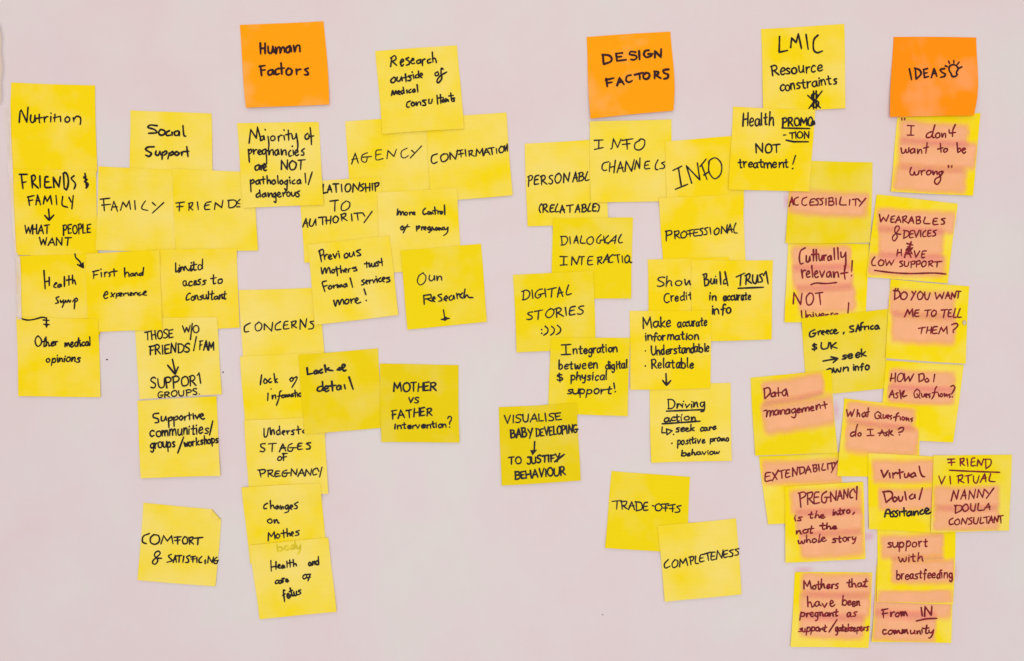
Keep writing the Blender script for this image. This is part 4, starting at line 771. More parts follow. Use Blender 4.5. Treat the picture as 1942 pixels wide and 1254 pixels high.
TRACED.update({
("HOW",1688): (1410,580,4.18,"1175 540 1165 598;1205 535 1202 605;1165 578 1205 572;~1245 535 1225 555 1222 592 1245 600 1268 570 1262 540 1245 535;1275 540 1280 600 1310 560 1318 600 1350 540"),
("Do",1743): (1410,580,4.18,"1392 545 1392 605;~1388 545 1425 540 1430 580 1392 605;~1455 575 1440 590 1450 605 1470 595 1460 575"),
("Ask",1686): (1410,580,4.18,"1155 725 1180 670 1195 732;1162 708 1195 700;~1225 690 1208 698 1222 712 1218 728 1205 732;1240 670 1250 738;~1250 705 1275 672 1262 720 1295 712"),
("Questions",1733): (1410,580,4.18,"~1375 660 1352 690 1362 728 1390 715 1398 680 1375 660;1375 700 1400 735;~1412 695 1415 722 1430 718 1435 698;~1440 715 1458 705 1448 698 1440 715 1455 728;~1480 698 1465 705 1478 718 1472 730;~1532 642 1520 660 1510 710 1492 740;1498 690 1540 685;1545 695 1550 722;~1568 695 1558 712 1570 722 1580 705 1568 695;~1592 695 1595 722 1608 700 1615 722;~1640 700 1622 708 1638 718 1632 730"),
("?",1803): (1410,580,4.18,"~1645 640 1665 632 1675 655 1650 700;1655 722 1657 726"),
("What",1606): (1410,580,4.18,"818 825 828 878 850 840 858 878 880 820;905 825 900 880;~902 860 915 850 922 878;~960 845 940 862 948 882 965 868 968 850 972 880;990 812 985 882;975 845 1000 840"),
("Questions",1660): (1410,580,4.18,"~1065 840 1042 860 1050 892 1078 890 1090 860 1065 838;1072 870 1095 895;~1108 865 1108 890 1125 888 1130 868;~1135 882 1155 875 1145 866 1135 882 1150 895;~1175 870 1160 878 1172 890 1168 902;~1230 850 1215 862 1205 915;1190 885 1235 874;1242 882 1245 908;~1265 880 1255 895 1268 908 1278 892 1265 880;~1290 885 1292 910 1305 890 1312 915;~1342 890 1325 898 1338 908 1330 920"),
("do",1613): (1410,580,4.18,"~885 1000 858 1006 848 1026 862 1036 884 1020;~904 942 892 985 888 1034;~922 1006 908 1016 912 1032 928 1030 932 1014 922 1006"),
("1",1644): (1410,580,4.18,"1005 985 1008 1028;985 982 1028 980;980 1030 1035 1028"),
("Ask",1667): (1410,580,4.18,"1078 1030 1098 985 1118 1030;1068 1010 1115 1005;~1140 1000 1125 1010 1138 1022 1128 1032;1155 985 1150 1035;~1155 1010 1180 990 1165 1015 1188 1028"),
("?",1703): (1410,580,4.18,"~1228 978 1250 966 1270 970 1260 995 1230 1005;1235 1022 1240 1026"),
("DO",1696): (1470,300,3.918,"890 985 888 1050;~880 985 920 990 925 1025 885 1052;~955 995 935 1015 938 1045 965 1048 982 1020 970 998 955 995"),
("YOU",1729): (1470,300,3.918,"1045 990 1010 1055;1018 993 1034 1015;~1078 990 1058 1015 1065 1048 1088 1045 1100 1012 1078 990;~1112 995 1115 1040 1135 1050 1152 1000"),
("WANT",1775): (1470,300,3.918,"1190 1000 1200 1048 1225 1012 1240 1045 1256 995;1265 1045 1285 995 1298 1045;1272 1025 1298 1022;1308 1048 1315 1000 1335 1038 1345 992;1364 995 1358 1042;1348 990 1382 990"),
("ME",1716): (1470,300,3.918,"962 1180 985 1125 998 1160 1020 1120 1025 1180;~1068 1128 1042 1135 1040 1175 1070 1175;1042 1152 1065 1150"),
("TO",1754): (1470,300,3.918,"1135 1135 1128 1178;1112 1132 1160 1128;~1180 1130 1162 1150 1168 1175 1190 1168 1198 1140 1180 1130"),
("TELL",1787): (1470,300,3.918,"1262 1130 1250 1185;1235 1130 1284 1125;~1310 1125 1292 1132 1287 1175 1312 1178;1290 1152 1308 1150;~1340 1118 1325 1180 1350 1182;~1375 1118 1356 1178 1385 1182"),
("THEM",1743): (1410,580,4.18,"1418 172 1408 222;1388 180 1445 170;1460 170 1450 218;1490 168 1485 220;1455 195 1488 192;~1535 165 1505 172 1500 218 1535 218;1503 195 1530 190;1548 222 1568 170 1585 205 1612 165 1615 222"),
("?",1806): (1410,580,4.18,"~1652 150 1685 140 1700 155 1680 180 1662 195;1662 208 1666 212"),
("HAVE",1701): (1470,300,3.918,"912 680 905 728;938 678 938 725;908 705 938 700;962 738 980 670 1010 738;965 715 1008 708;1035 690 1046 738 1075 690;~1122 690 1095 695 1090 738 1112 738;1093 715 1112 712"),
("NOT",1505): (1470,300,3.918,"135 1082 140 1000 190 1088 200 1005;~255 1003 232 1035 238 1085 265 1088 285 1050 278 1010 255 1003;328 1000 338 1090;300 1005 355 998"),
("Greece",1536): (1410,580,4.18,"~565 190 528 210 528 245 560 240 572 218;550 220 578 215;590 205 595 232;~595 215 605 200 615 200;~620 218 642 208 630 198 618 218 638 232;~655 212 678 202 665 194 652 212 675 226;~702 190 686 205 692 222 708 218;~715 208 738 196 725 188 714 208 730 222 752 212"),
("SAfrica",1611): (1410,580,4.18,"~872 160 845 165 848 180 872 190 868 205 842 208;892 205 908 150 922 200;895 185 920 180;~948 132 932 145 932 195;922 172 955 165;958 165 962 192;~962 175 972 164 980 164;990 162 993 188;~1025 158 1008 170 1014 186 1030 182;~1060 155 1042 168 1048 186 1066 178 1066 158 1078 184"),
("1",1720): (1640,50,3.8,"335 718 332 785;308 715 358 718;308 785 355 785"),
("don't",1757): (1640,50,3.8,"~480 760 450 775 445 800 475 798 490 770;~505 712 490 770 490 800 502 802;~525 768 510 785 518 805 540 795 538 772 525 768;~555 770 558 800 570 775 582 775 582 802;608 745 608 768;~652 710 635 750 632 795;614 770 655 765"),
("want",1710): (1640,50,3.8,"~262 878 270 915 290 905 295 885 300 910 315 905 318 875;~350 880 330 895 335 915 355 905 358 880 362 912;~380 885 382 918 395 890 408 892 412 918;450 840 440 915;425 878 460 870"),
("to",1780): (1640,50,3.8,"545 845 550 908;527 885 565 875;~580 880 568 895 575 908 592 900 595 885 580 880"),
("be",1815): (1640,50,3.8,"665 840 670 908;~668 890 685 878 692 895 672 910;~700 898 725 885 712 878 700 895 712 915 728 905"),
("wrong",1726): (1640,50,3.8,"~335 1018 326 1045 332 1070 350 1070 358 1048 365 1072 385 1065 392 1040;405 1040 410 1072;~410 1050 425 1038 435 1040;~460 1038 445 1055 455 1072 475 1060 475 1042 460 1038;~490 1045 495 1070 508 1048 520 1050 522 1070;~555 1045 535 1055 540 1072 560 1062 565 1045;~562 1050 545 1080 510 1100 505 1128 525 1138 545 1110 548 1085"),
("DESIGN",1143): (1100,40,4.823,"210 310 215 395;~205 308 265 315 290 345 275 375 215 395;388 292 330 298;330 298 338 365;335 330 380 325;338 365 422 355;~508 285 465 280 455 305 505 315 520 335 495 355 465 352;540 275 545 352;~630 268 595 275 585 310 610 332 650 318 655 300;625 302 665 300;685 335 685 275 740 330 742 255"),
("FACTORS",1149): (1100,40,4.823,"240 530 250 600;235 540 310 522;245 568 295 560;340 588 362 520 402 580;350 560 392 555;~465 495 430 505 422 545 450 560 478 545;545 482 548 535;500 492 580 472;~605 475 580 495 585 525 615 530 635 505 630 480 605 475;685 465 682 525;~680 462 715 465 712 485 690 495;692 495 740 525;~810 442 765 450 770 475 805 490 800 520 765 530"),
("IDEAS",1726): (1640,50,3.8,"322 308 338 385;365 305 370 382;~360 302 395 315 405 345 370 382;452 305 422 312;425 312 430 370;425 340 450 335;430 370 460 362;480 370 500 305 520 362;488 342 515 338;~575 305 545 312 555 330 580 345 572 362 545 368"),
})

def write(note, words, mat=INK, width=3.3, slant=.06, seed=0, name="handwriting", label=None):
    rnd = random.Random(seed)
    st = 'A' if seed in STYLE_A else ('B' if seed in STYLE_B else 'C')
    im = InkMesh(note)
    for wd in words:
        text, x0, y0, x1, y1, h = wd[:6]
        ww = wd[6] if len(wd) > 6 else width
        if (text, x0) in TRACED:
            ox, oy, sc, ss = TRACED[(text, x0)]
            for q in ss.split(';'):
                v = [float(c) for c in q.lstrip('~').split()]
                im.stroke([(ox + a / sc, oy + b / sc) for a, b in zip(v[::2], v[1::2])], ww * .88, q.startswith('~'), rnd)
            continue
        for pts, cur in word_strokes(text, x0, y0, x1, y1, h, slant, rnd, st):
            im.stroke(pts, ww * .88, cur, rnd)
    return im.build(name, mat, label)

def draw(note, name, strokes, mat=INK, width=3.3, fills=(), seed=5, label=None):
    rnd = random.Random(seed)
    im = InkMesh(note)
    for s in strokes:
        cur = False
        if s[0] == '~':
            cur, s = True, s[1:]
        im.stroke([(s[i], s[i + 1]) for i in range(0, len(s), 2)], width, cur, rnd)
    for s in fills:
        im.fill([(s[i], s[i + 1]) for i in range(0, len(s), 2)])
    return im.build(name, mat, label)

def band_mesh(x0, y0, x1, y1, w, hfun, bow=2.0):
    nu, nv = 60, 20
    dx, dy = x1 - x0, y1 - y0
    L = math.hypot(dx, dy); nx, ny = -dy / L, dx / L
    verts, uvs, faces = [], [], []
    for j in range(nv + 1):
        for i in range(nu + 1):
            u, v = i / nu, j / nv
            o = (v - .5) * w + bow * math.sin(u * 3.1)
            px, py = x0 + dx * u + nx * o, y0 + dy * u + ny * o
            verts.append(hfun(px, py)); uvs.append((u, v))
    for j in range(nv):
        for i in range(nu):
            a = j * (nu + 1) + i
            faces.append((a, a + nu + 1, a + nu + 2, a + 1))
    return verts, faces, uvs

def highlight(note, bands):
    bands = [(a - 2, b, c + 2, d, e * 1.14) for a, b, c, d, e in bands]
    for k, (x0, y0, x1, y1, w) in enumerate(bands):
        def hf(px, py, k=k):
            u, v = bil_inv(note.q, np.array([px]), np.array([py]))
            u = np.clip(u, .008, .992); v = np.clip(v, .008, .992)
            h = grid_sample(note.H, u, v)[0] + 7e-5 + k * 1.6e-5
            X, Y = quad_pt(note.q, float(u[0]), float(v[0]))
            return wpos(X, Y, h)
        vs, fs, uv = band_mesh(x0, y0, x1, y1, w, hf)
        obj("highlighter_mark", vs, fs, PINK, parent=note.o, origin=note.org, uvs=uv)
        if k and bands[k - 1][1] + bands[k - 1][4] / 2 > y0 - w / 2 + 1:
            # where two passes of the pen meet the ink is stronger
            a = bands[k - 1]
            ya = (a[1] + a[4] / 2 + y0 - w / 2) / 2; yb = (a[3] + a[4] / 2 + y1 - w / 2) / 2
            ww = min(30, max(14, (a[1] + a[4] / 2) - (y0 - w / 2) + 9))
            vs, fs, uv = band_mesh(max(x0, a[0]), ya, min(x1, a[2]), yb, ww, lambda px, py: hf(px, py, 3.2))
            obj("highlighter_overlap", vs, fs, PINK2, parent=note.o, origin=note.org, uvs=uv)

# ------------------------------------------------------------------ the notes, bottom of the pile first
Y1 = (.905, .690, .045)     # warm yellow; lighting and exposure differences between notes are put into these yellows
Y2 = (.893, .706, .092)      # paler yellow
Y3 = (.860, .672, .020)      # strong yellow
Y4 = (.790, .612, .002)      # deepest yellow
Y5 = (.905, .715, .030)
OR = (.99, .360, .0005)
OR2 = (.99, .285, .0005)

NOTES = []
def note(key, corners, color, label, lift=(.6, .6), **kw):
    c = corners
    q = ((c[0], c[1]), (c[2], c[3]), (c[4], c[5]), (c[6], c[7]))
    n = build_note(key, q, color, label, lift, seed=len(NOTES) + 11, **kw)
    n.o["group"] = kw.get('group') or ("orange heading notes" if color in (OR, OR2) else "yellow sticky notes on the white sheet")
    NOTES.append(n)
    return n

# ---- left column
n = note('nutrition', (21,157, 180,162, 184,326, 17,322), Y1, 'yellow sticky note reading "Nutrition", topmost of the far left column', (.3,.3))
write(n, [("Nutrition",35,231,154,234,24)], width=3.6, seed=1)
n = note('friendsfamily', (17,320, 182,323, 186,487, 28,484), Y1, 'yellow note reading "FRIENDS & FAMILY" with arrow to "WHAT PEOPLE WANT"', (.5,.3))
write(n, [("FRIENDS",37,359,144,358,28,4.1),("$",157,357,166,357,24,3.8),("FAMILY",53,389,138,394,24,3.6),("WHAT",47,443,94,443,16,3.4),("PEOPLE",120,444,171,441,17,3.4),("WANT",75,465,134,466,14,3.4)], seed=2, slant=.02)
draw(n, "arrow", [(92,397,94,417),(85,409,93,418,102,408)], width=3.4)
n = note('health', (30,486, 186,482, 190,634, 34,642), Y1, 'yellow note reading "Health Symp" under the "WHAT PEOPLE WANT" note', (.3,.3))
write(n, [("H",84,546,95,546,33,3.8),("ealth",101,543,144,540,20,3.6),("Symp",105,574,148,574,16,3.4)], seed=3)
draw(n, "arrow", [("~",142,482,144,489,151,496,156,506),(147,502,158,508,157,499)], fills=[(148,503,159,497,158,509)], width=3.0)
n = note('social', (247,209, 401,216, 404,345, 246,345), Y2, 'yellow note reading "Social Support" at the top of the second column', (.3,.3))
write(n, [("Social",279,255,352,258,19),("Support",275,295,358,297,16)], width=4.2, seed=4)
n = note('family', (187,316, 338,322, 342,478, 182,475), Y2, 'yellow note reading "FAMILY" in thin capitals below "Social Support"', (.3,.3))
write(n, [("FAMILY",190,400,311,402,21)], width=3.1, seed=5, slant=.05)
n = note('friends', (327,321, 482,326, 489,475, 333,477), Y2, 'yellow note reading "FRIENDS", last letter cut by the pregnancies note', (.3,.5))
write(n, [("FRIENDS",333,400,456,394,17)], width=3.1, seed=6, slant=.05)
n = note('limited', (296,473, 449,471, 454,622, 300,628), Y1, 'yellow note reading "limited access to consultant"', (.3,.6), toplift=.3)
write(n, [("limitd",332,517,384,511,19),("acess",347,543,389,539,18),("to",402,538,421,538,17),("Consultant",352,570,429,567,16)], width=3.3, seed=7)
n = note('those', (254,604, 411,602, 421,748, 265,757), Y2, 'yellow note reading "THOSE W/O FRIENDS/FAM" with arrow down to "SUPPORT GROUPS."', (.3,.5))
write(n, [("THOSE",276,645,328,640,16,3.3),("W",347,631,361,630,13),("/",361,640,364,640,26),("O",366,631,377,631,14),("FRIENDS",284,673,360,667,17,3.6),("/",367,662,372,662,20),("FAM",378,664,405,664,17,3.6),("SUPPOR",286,737,371,731,19,3.6),("^",375,728,383,727,20,3.6),("GROUPS.",299,755,379,748,11,3.1)], seed=8, slant=.03)
draw(n, "arrow", [(327,682,333,709),(318,693,332,710,338,696)], width=3.5)
n = note('firsthand', (163,481, 303,475, 307,626, 166,630), Y1, 'yellow note reading "First hand experience" beside "Health Symp"', (.2,.2))
write(n, [("First",176,529,222,525,17),("hand",236,526,273,522,17),("experience",197,566,279,559,15)], width=3.3, seed=9)
n = note('other', (31,601, 186,605, 191,753, 35,752), Y1, 'yellow note reading "Other medical opinions", lowest of the far left column', (.9,.9))
write(n, [("Other",67,658,109,656,17),("medical",123,659,171,656,16),("opinions",88,688,151,686,16)], width=3.3, seed=10)
draw(n, "arrow", [("~",34,602,50,607,64,606,80,602,88,604),(88,603,88,620),(82,607,93,608),(83,615,94,616)], fills=[(84,614,93,614,88,623)], width=2.9)
n = note('supportive', (260,760, 410,752, 418,903, 267,907), Y2, 'yellow note reading "Supportive communities/groups/workshops"', (1.4,1.6))
write(n, [("Supportive",290,802,388,796,17),("communities",284,829,394,822,19),("/",397,822,404,821,20),("groups",285,852,331,847,17),("/",337,856,350,855,22),("workshops",350,848,413,839,14)], width=3.6, seed=11)
n = note('comfort', (272,954, 421,967, 409,1112, 261,1101), Y2, 'yellow note reading "COMFORT & SATISFICING", its top right corner folded over', (.5,.9), fold=True)
write(n, [("COMFORT",270,1033,384,1033,19),("&",289,1069,306,1069,26),("SATISFICING",317,1067,411,1069,13)], width=3.5, seed=12, slant=.03)
n = note('human', (455,48, 614,40, 625,198, 467,205), OR, 'bright orange heading note reading "Human Factors"', (2.2,1.4), bulge=(-2,1))
write(n, [("Human",491,103,570,102,19),("Factors",492,143,585,141,18)], mat=BROWN, width=4.7, seed=13)

# ---- second group
n = note('agency', (655,230, 810,221, 820,374, 664,385), Y2, 'yellow note reading "AGENCY" in thin spaced capitals', (.3,.3))
write(n, [("AGENCY",667,311,798,299,19)], width=2.8, seed=14, slant=.12)
n = note('confirmation', (808,224, 960,213, 972,370, 817,384), Y2, 'yellow note reading "CONFIRMATION", right of "AGENCY"', (.4,1.2))
write(n, [("CONFIRMATION",818,310,964,286,18)], width=3.2, seed=15, slant=.1)
n = note('research', (712,97, 867,86, 880,244, 725,254), Y2, 'yellow note reading "Research outside of medical consultants", above "AGENCY"', (.7,.7))
write(n, [("Research",740,126,828,119,18),("outside",741,157,801,149,16),("of",824,146,847,142,16),("medical",742,183,793,176,16),("consultants",771,206,862,190,16)], width=3.7, seed=16, slant=.05)
n = note('lationship', (567,345, 722,336, 734,488, 577,498), Y2, 'yellow note reading "RELATIONSHIP TO AUTHORITY", its first letters covered', (.4,.3), toplift=.3)
write(n, [("LATIONSHIP",612,367,718,364,17,3.6),("TO",626,400,664,398,18,3.3),("AUTHORITY",574,432,705,417,18,3.3)], seed=17, slant=.08)
n = note('majority', (449,233, 604,232, 614,389, 461,394), Y2, 'yellow note reading "Majority of pregnancies are NOT pathological/dangerous"', (.5,.8))
write(n, [("Majority",472,271,563,264,24),("of",578,263,595,261,19),("pregnancies",469,295,578,292,18),("are",482,323,506,322,18),("NOT",532,323,579,319,18),("pathological",474,350,582,347,18),("/",584,350,592,349,22),("dangerous",485,374,568,372,17)], width=3.6, seed=18, slant=.03)
n = note('morecontrol', (716,365, 867,357, 875,509, 722,518), Y2, 'yellow note reading "more Control of pregnancy"', (.3,.3))
write(n, [("more",753,408,788,407,15),("Control",802,407,844,406,17),("of",759,438,777,434,14),("pregnancy",789,438,850,434,15)], width=3.5, seed=19)
n = note('concerns', (453,550, 606,546, 617,700, 462,706), Y2, 'yellow note reading "CONCERNS" in thin capitals', (.3,.3))
write(n, [("CONCERNS",463,629,596,624,19)], width=3.2, seed=20, slant=.05)
n = note('previous', (583,464, 738,447, 756,598, 598,616), Y2, 'yellow note reading "Previous mothers trust Formal services more!"', (1.0,1.4), toplift=.5)
write(n, [("Previous",604,497,685,486,19),("mothers",609,520,677,512,16),("trust",691,508,726,503,15),("Formal",611,554,670,545,20),("services",684,541,739,535,15),("more",633,581,685,573,19),("!",689,571,696,570,22)], width=3.5, seed=21, slant=.0)
n = note('own', (759,475, 912,463, 924,611, 773,625), Y3, 'yellow note reading "Own Research" with a short arrow, above open sheet', (.9,.9))
write(n, [("O",792,541,809,540,23,2.9),("wn",813,533,838,532,17,3.2),("Research",804,577,897,566,18,3.6)], seed=22, slant=.05)
draw(n, "arrow", [(841,588,844,607),(837,606,852,604)], fills=[(838,607,844,600,852,604,844,609)], width=2.8)
n = note('lackinfo', (455,676, 610,668, 620,822, 466,826), Y2, 'yellow note reading "lack of information", its last letter covered', (.3,.3))
write(n, [("lock",493,730,527,728,20),("o%",549,725,563,724,15),("infomatio",508,760,573,754,17)], width=3.5, seed=23)
n = note('understand', (463,797, 615,791, 622,937, 472,943), Y2, 'yellow note reading "Understand STAGES of PREGNANCY"', (.5,1.5), toplift=.4)
write(n, [("Understa",500,829,585,822,18,3.5),("STAGES",492,857,590,852,16,3.4),("oF",526,874,546,874,13,3.2),("PREGNANCY",490,906,611,903,15,3.2)], seed=24, slant=.05)
n = note('lackdetail', (566,673, 717,661, 726,812, 577,823), (.83,.64,.03), 'yellow note reading "Lack of detail" in thick marker', (.6,.6))
write(n, [("Lack",582,710,631,703,15),("of",640,703,656,701,14)], width=4.6, seed=25)
write(n, [("detail",602,743,672,738,20)], width=4.4, seed=26)
n = note('mother', (720,690, 869,692, 871,839, 723,839), Y4, 'deep yellow note reading "MOTHER vs FATHER intervention?"', (.8,1.0))
write(n, [("MOTHER",747,743,827,741,16,3.8),("VS",775,764,793,764,10,3.6),("FATHER",744,795,820,788,15,3.6),("intervention",748,814,846,811,11,3.4),("?",850,812,857,811,22,3.2)], seed=27, slant=.05)
n = note('changes', (458,924, 608,917, 620,1062, 474,1069), Y2, 'yellow note reading "Changes on mothers", below the "PREGNANCY" note', (.4,.4), toplift=.3)
write(n, [("Changes",500,967,565,964,14),("on",507,992,527,992,15),("mothers",508,1026,568,1016,17)], width=3.4, seed=28)
n = note('healthcare', (473,1034, 623,1020, 638,1161, 492,1174), Y2, 'yellow note reading "Health and care of fetus", lowest of its column', (.9,1.3), toplift=.4)
write(n, [("body",526,1046,572,1041,15)], mat=OLIVE, width=3.6, seed=29, name="faint_handwriting", label="pale olive word that barely shows")
write(n, [("Health",512,1083,563,1075,17),("and",585,1073,605,1071,14),("care",522,1108,548,1103,13),("o%",574,1099,590,1097,15),("fetus",538,1137,571,1127,17)], width=3.5, seed=30, slant=.05)

# ---- design factors group
n = note('design', (1112,70, 1271,60, 1277,210, 1120,225), OR, 'bright orange heading note reading "DESIGN FACTORS"', (2.6,2.2), bulge=(-1,5))
write(n, [("DESIGN",1143,121,1255,110,16),("FACTORS",1149,163,1269,149,16)], mat=BROWN, width=4.8, seed=31, slant=.02)
n = note('personable', (995,273, 1148,263, 1153,423, 1000,430), Y2, 'yellow note reading "PERSONABLE (RELATABLE)", its last letter covered', (.7,.5))
write(n, [("PERSONABL",1002,352,1117,342,17,3.3),("(RELATABLE)",1022,403,1137,401,14,3.5)], seed=32, slant=.04)
n = note('channels', (1118,231, 1273,226, 1276,381, 1120,385), Y2, 'yellow note reading "INFO CHANNELS", under the orange design note', (.7,.5))
write(n, [("1",1128,283,1144,283,18),("NFO",1160,284,1223,283,20),("CHANNELS",1142,327,1262,321,20)], width=3.2, seed=33, slant=.08)
n = note('info', (1262,268, 1408,257, 1411,395, 1264,402), Y1, 'yellow note reading only "INFO" in tall slanting capitals', (.3,.3))
write(n, [("1NFO",1283,358,1371,338,34)], width=3.5, seed=34, slant=-.18)
n = note('lmic', (1443,55, 1601,46, 1604,206, 1448,213), Y1, 'yellow note reading "LMIC Resource constraints" with a crossed-out dollar sign', (.6,1.2))
write(n, [("LMIC",1477,99,1560,99,29,4.0),("Resource",1465,144,1559,135,20,3.8),("constraints",1480,173,1586,159,18,3.6)], seed=35, slant=.02)
draw(n, "crossed_out_dollar_sign", [("~",1551,181,1546,178,1540,180,1540,186,1546,190,1552,194,1551,201,1545,204,1538,200),(1543,173,1543,207),(1548,173,1548,206),(1532,181,1556,205),(1559,173,1534,206)], width=3.3)
n = note('professional', (1249,376, 1409,368, 1415,520, 1260,530), Y1, 'yellow note reading "PROFESSIONAL" in thin capitals', (.3,.3), toplift=0)
write(n, [("PROFESSIONAL",1263,456,1399,443,17)], width=3.2, seed=36, slant=.05)
n = note('dialogical', (1048,415, 1200,412, 1197,566, 1046,568), Y3, 'yellow note reading "DIALOGICAL INTERACTION", last letter cut by its edge', (.4,.8))
write(n, [("DIALOGICAL",1064,466,1181,461,16,3.0),("1",1062,503,1076,503,17,3.2),("NTERACTIO",1083,503,1187,501,16,3.2),("V",1188,500,1197,500,14,3.0)], seed=37, slant=.08)
n = note('digital', (973,522, 1125,513, 1130,662, 980,669), Y3, 'yellow note reading "DIGITAL STORIES" with a smiley of three brackets', (1.1,.5))
write(n, [("DIGITAL",991,568,1085,559,17),("STORIES",1000,607,1107,595,15)], width=3.3, seed=38, slant=.06)
draw(n, "smiley_face", [(1027,625,1028,626),(1027,632,1028,633),("~",1034,619,1039,624,1038,631,1031,636),("~",1046,619,1051,624,1050,631,1044,636),("~",1057,617,1063,623,1062,630,1055,635)], width=3.0)
n = note('integration', (1045,641, 1195,640, 1190,789, 1039,785), Y3, 'yellow note reading "Integration between digital $ physical support!"', (.5,1.3))
write(n, [("1",1065,672,1082,672,19),("ntegration",1087,672,1170,667,15),("between",1060,700,1132,699,16),("digital",1149,701,1190,698,15),("$",1057,723,1068,722,14),("physical",1083,721,1150,721,15),("support",1076,748,1158,747,15),("!",1164,744,1170,743,17)], width=3.5, seed=39, slant=.05)
n = note('visualise', (946,772, 1094,765, 1101,912, 951,921), Y4, 'deep yellow note reading "VISUALISE BABY DEVELOPING" with arrow "TO JUSTIFY BEHAVIOUR"', (1.4,1.2))
write(n, [("VISUALISE",957,803,1064,797,14,3.4),("BABY",969,831,1009,828,16,4.0),("DEVELOPING",1017,828,1096,820,15,3.7),("TO",965,881,989,880,14,3.6),("JUSTIFY",1000,880,1062,874,13,4.0),("BEHAVIOUR",977,909,1072,901,15,4.0)], seed=40, slant=.03)
draw(n, "arrow", [(1014,838,1013,856),(1052,876,1070,862)], fills=[(1005,854,1019,853,1010,864)], width=3.6)
n = note('show', (1228,492, 1382,488, 1384,638, 1231,642), Y1, 'yellow note reading "Show Credit", partly under the "Build TRUST" note', (.2,.2))
write(n, [("Show",1246,544,1314,540,17),("Credit",1259,574,1314,568,16)], width=3.3, seed=41)
n = note('build', (1311,493, 1466,494, 1463,644, 1312,648), Y1, 'yellow note reading "Build TRUST in accurate info"', (.5,1.2))
write(n, [("Build",1334,543,1380,540,22),("TRUST",1398,542,1458,536,20),("in",1345,570,1358,570,15),("accurate",1372,571,1424,568,15),("info",1350,597,1386,595,17)], width=3.7, seed=42, slant=.02)
draw(n, "underline", [(1400,547,1448,545)], width=3.4)
n = note('driving', (1231,730, 1385,726, 1388,874, 1235,878), Y2, 'yellow note reading "Driving action" underlined with small list below', (1.0,1.0))
write(n, [("Driving",1267,775,1337,773,17),("action",1259,800,1319,797,15),(".",1276,824,1279,824,12),("seek",1282,819,1316,817,14),("care",1328,818,1357,815,13),(".",1273,842,1276,842,12),("positive",1285,843,1337,840,14),("promo",1347,839,1381,836,12),("behaviow",1292,865,1364,861,12)], width=3.3, seed=43)
draw(n, "underline", [(1264,780,1336,777),(1256,804,1300,801,1328,799)], width=3.2)
draw(n, "arrow", [(1256,810,1255,821,1263,821),(1264,814,1275,817,1265,825,1264,814)], width=2.8)
n = note('make', (1194,590, 1348,589, 1348,736, 1196,740), Y1, 'yellow note reading "Make accurate information Understandable Relatable" with arrow down', (.5,.4))
write(n, [("Make",1220,623,1270,620,19),("accurate",1285,621,1341,618,16),("information",1224,646,1325,644,15),(".",1223,666,1226,666,12),("Understandable",1236,674,1345,667,16),(".",1223,694,1226,694,12),("Relatable",1236,699,1315,698,17)], width=3.5, seed=44, slant=.02)
draw(n, "arrow", [(1263,709,1264,730),(1257,722,1264,731,1272,722)], width=3.4)
n = note('tradeoffs', (1160,893, 1309,905, 1302,1050, 1147,1039), Y3, 'yellow note reading "TRADE-OFFS", tilted clockwise above "COMPLETENESS"', (.9,.4))
write(n, [("TRADE-OFFS",1162,966,1293,970,16)], width=3.1, seed=45, slant=.05)
n = note('completeness', (1247,998, 1396,983, 1407,1127, 1261,1142), Y2, 'yellow note reading "COMPLETENESS", overlapping the "TRADE-OFFS" note', (1.1,1.1))
write(n, [("COMPLETENESS",1260,1079,1401,1052,16)], width=3.2, seed=46, slant=.06)

# ---- right group
n = note('culturally', (1494,460, 1648,463, 1642,612, 1488,611), Y5, 'pink highlighted note reading "Culturally relevant! NOT Universal!"', (.8,.3))
highlight(n, [(1501,488,1614,486,50),(1503,527,1618,523,48),(1512,570,1624,566,54)])
write(n, [("Culturally",1517,501,1605,495,28,3.8),("relevant",1520,528,1608,525,24,3.8),("!",1613,525,1619,525,30,3.4),("NOT",1505,579,1561,577,22,3.6),("Universa",1521,607,1590,604,16,3.5),("!",1604,606,1610,606,30,3.4)], mat=MAROON, seed=47, slant=.0)
draw(n, "underline", [("~",1538,540,1548,537,1566,538,1587,536)], mat=MAROON, width=3.2)
n = note('accessibility', (1499,304, 1655,308, 1651,460, 1490,462), (.84,.66,.045), 'note reading "ACCESSIBILITY" across one pink highlighter band', (.5,1.0))
highlight(n, [(1493,380,1646,390,52)])
write(n, [("ACCESSIBILITY",1498,390,1642,388,15)], mat=MAROON, width=3.3, seed=48, slant=.1)
n = note('promo', (1390,202, 1546,209, 1535,364, 1382,359), Y1, 'yellow note reading "Health PROMOTION NOT treatment!"', (.9,.6))
write(n, [("Health",1409,239,1467,238,24,3.7),("PROMO",1484,239,1541,238,15,4.0),("-",1486,262,1491,262,14),("TION",1498,263,1536,262,12,3.6),("NOT",1434,290,1479,289,17,3.6),("treatment",1401,318,1494,318,16,3.6),("!",1500,320,1506,320,26,3.3)], seed=49, slant=.02)
draw(n, "scribble", [(1538,238,1540,231,1542,237,1544,230,1545,236)], width=3.4)
draw(n, "underline", [(1483,243,1536,244),(1491,266,1505,269,1533,269)], width=3.3)
n = note('idont', (1702,222, 1860,215, 1845,372, 1689,363), Y5, 'pink highlighted note reading "I don\'t want to be wrong"', (1.2,1.0))
highlight(n, [(1705,246,1838,258,46),(1702,290,1854,296,56),(1695,337,1834,345,50)])
write(n, [('"',1709,237,1717,237,12),("1",1720,257,1735,257,19),("don't",1757,262,1812,260,22),("want",1710,291,1760,290,18),("to",1780,289,1797,289,18),("be",1815,290,1831,290,18),("wrong",1726,333,1789,332,21),('"',1796,328,1804,328,12)], mat=MAROON, width=3.5, seed=50, slant=.08)
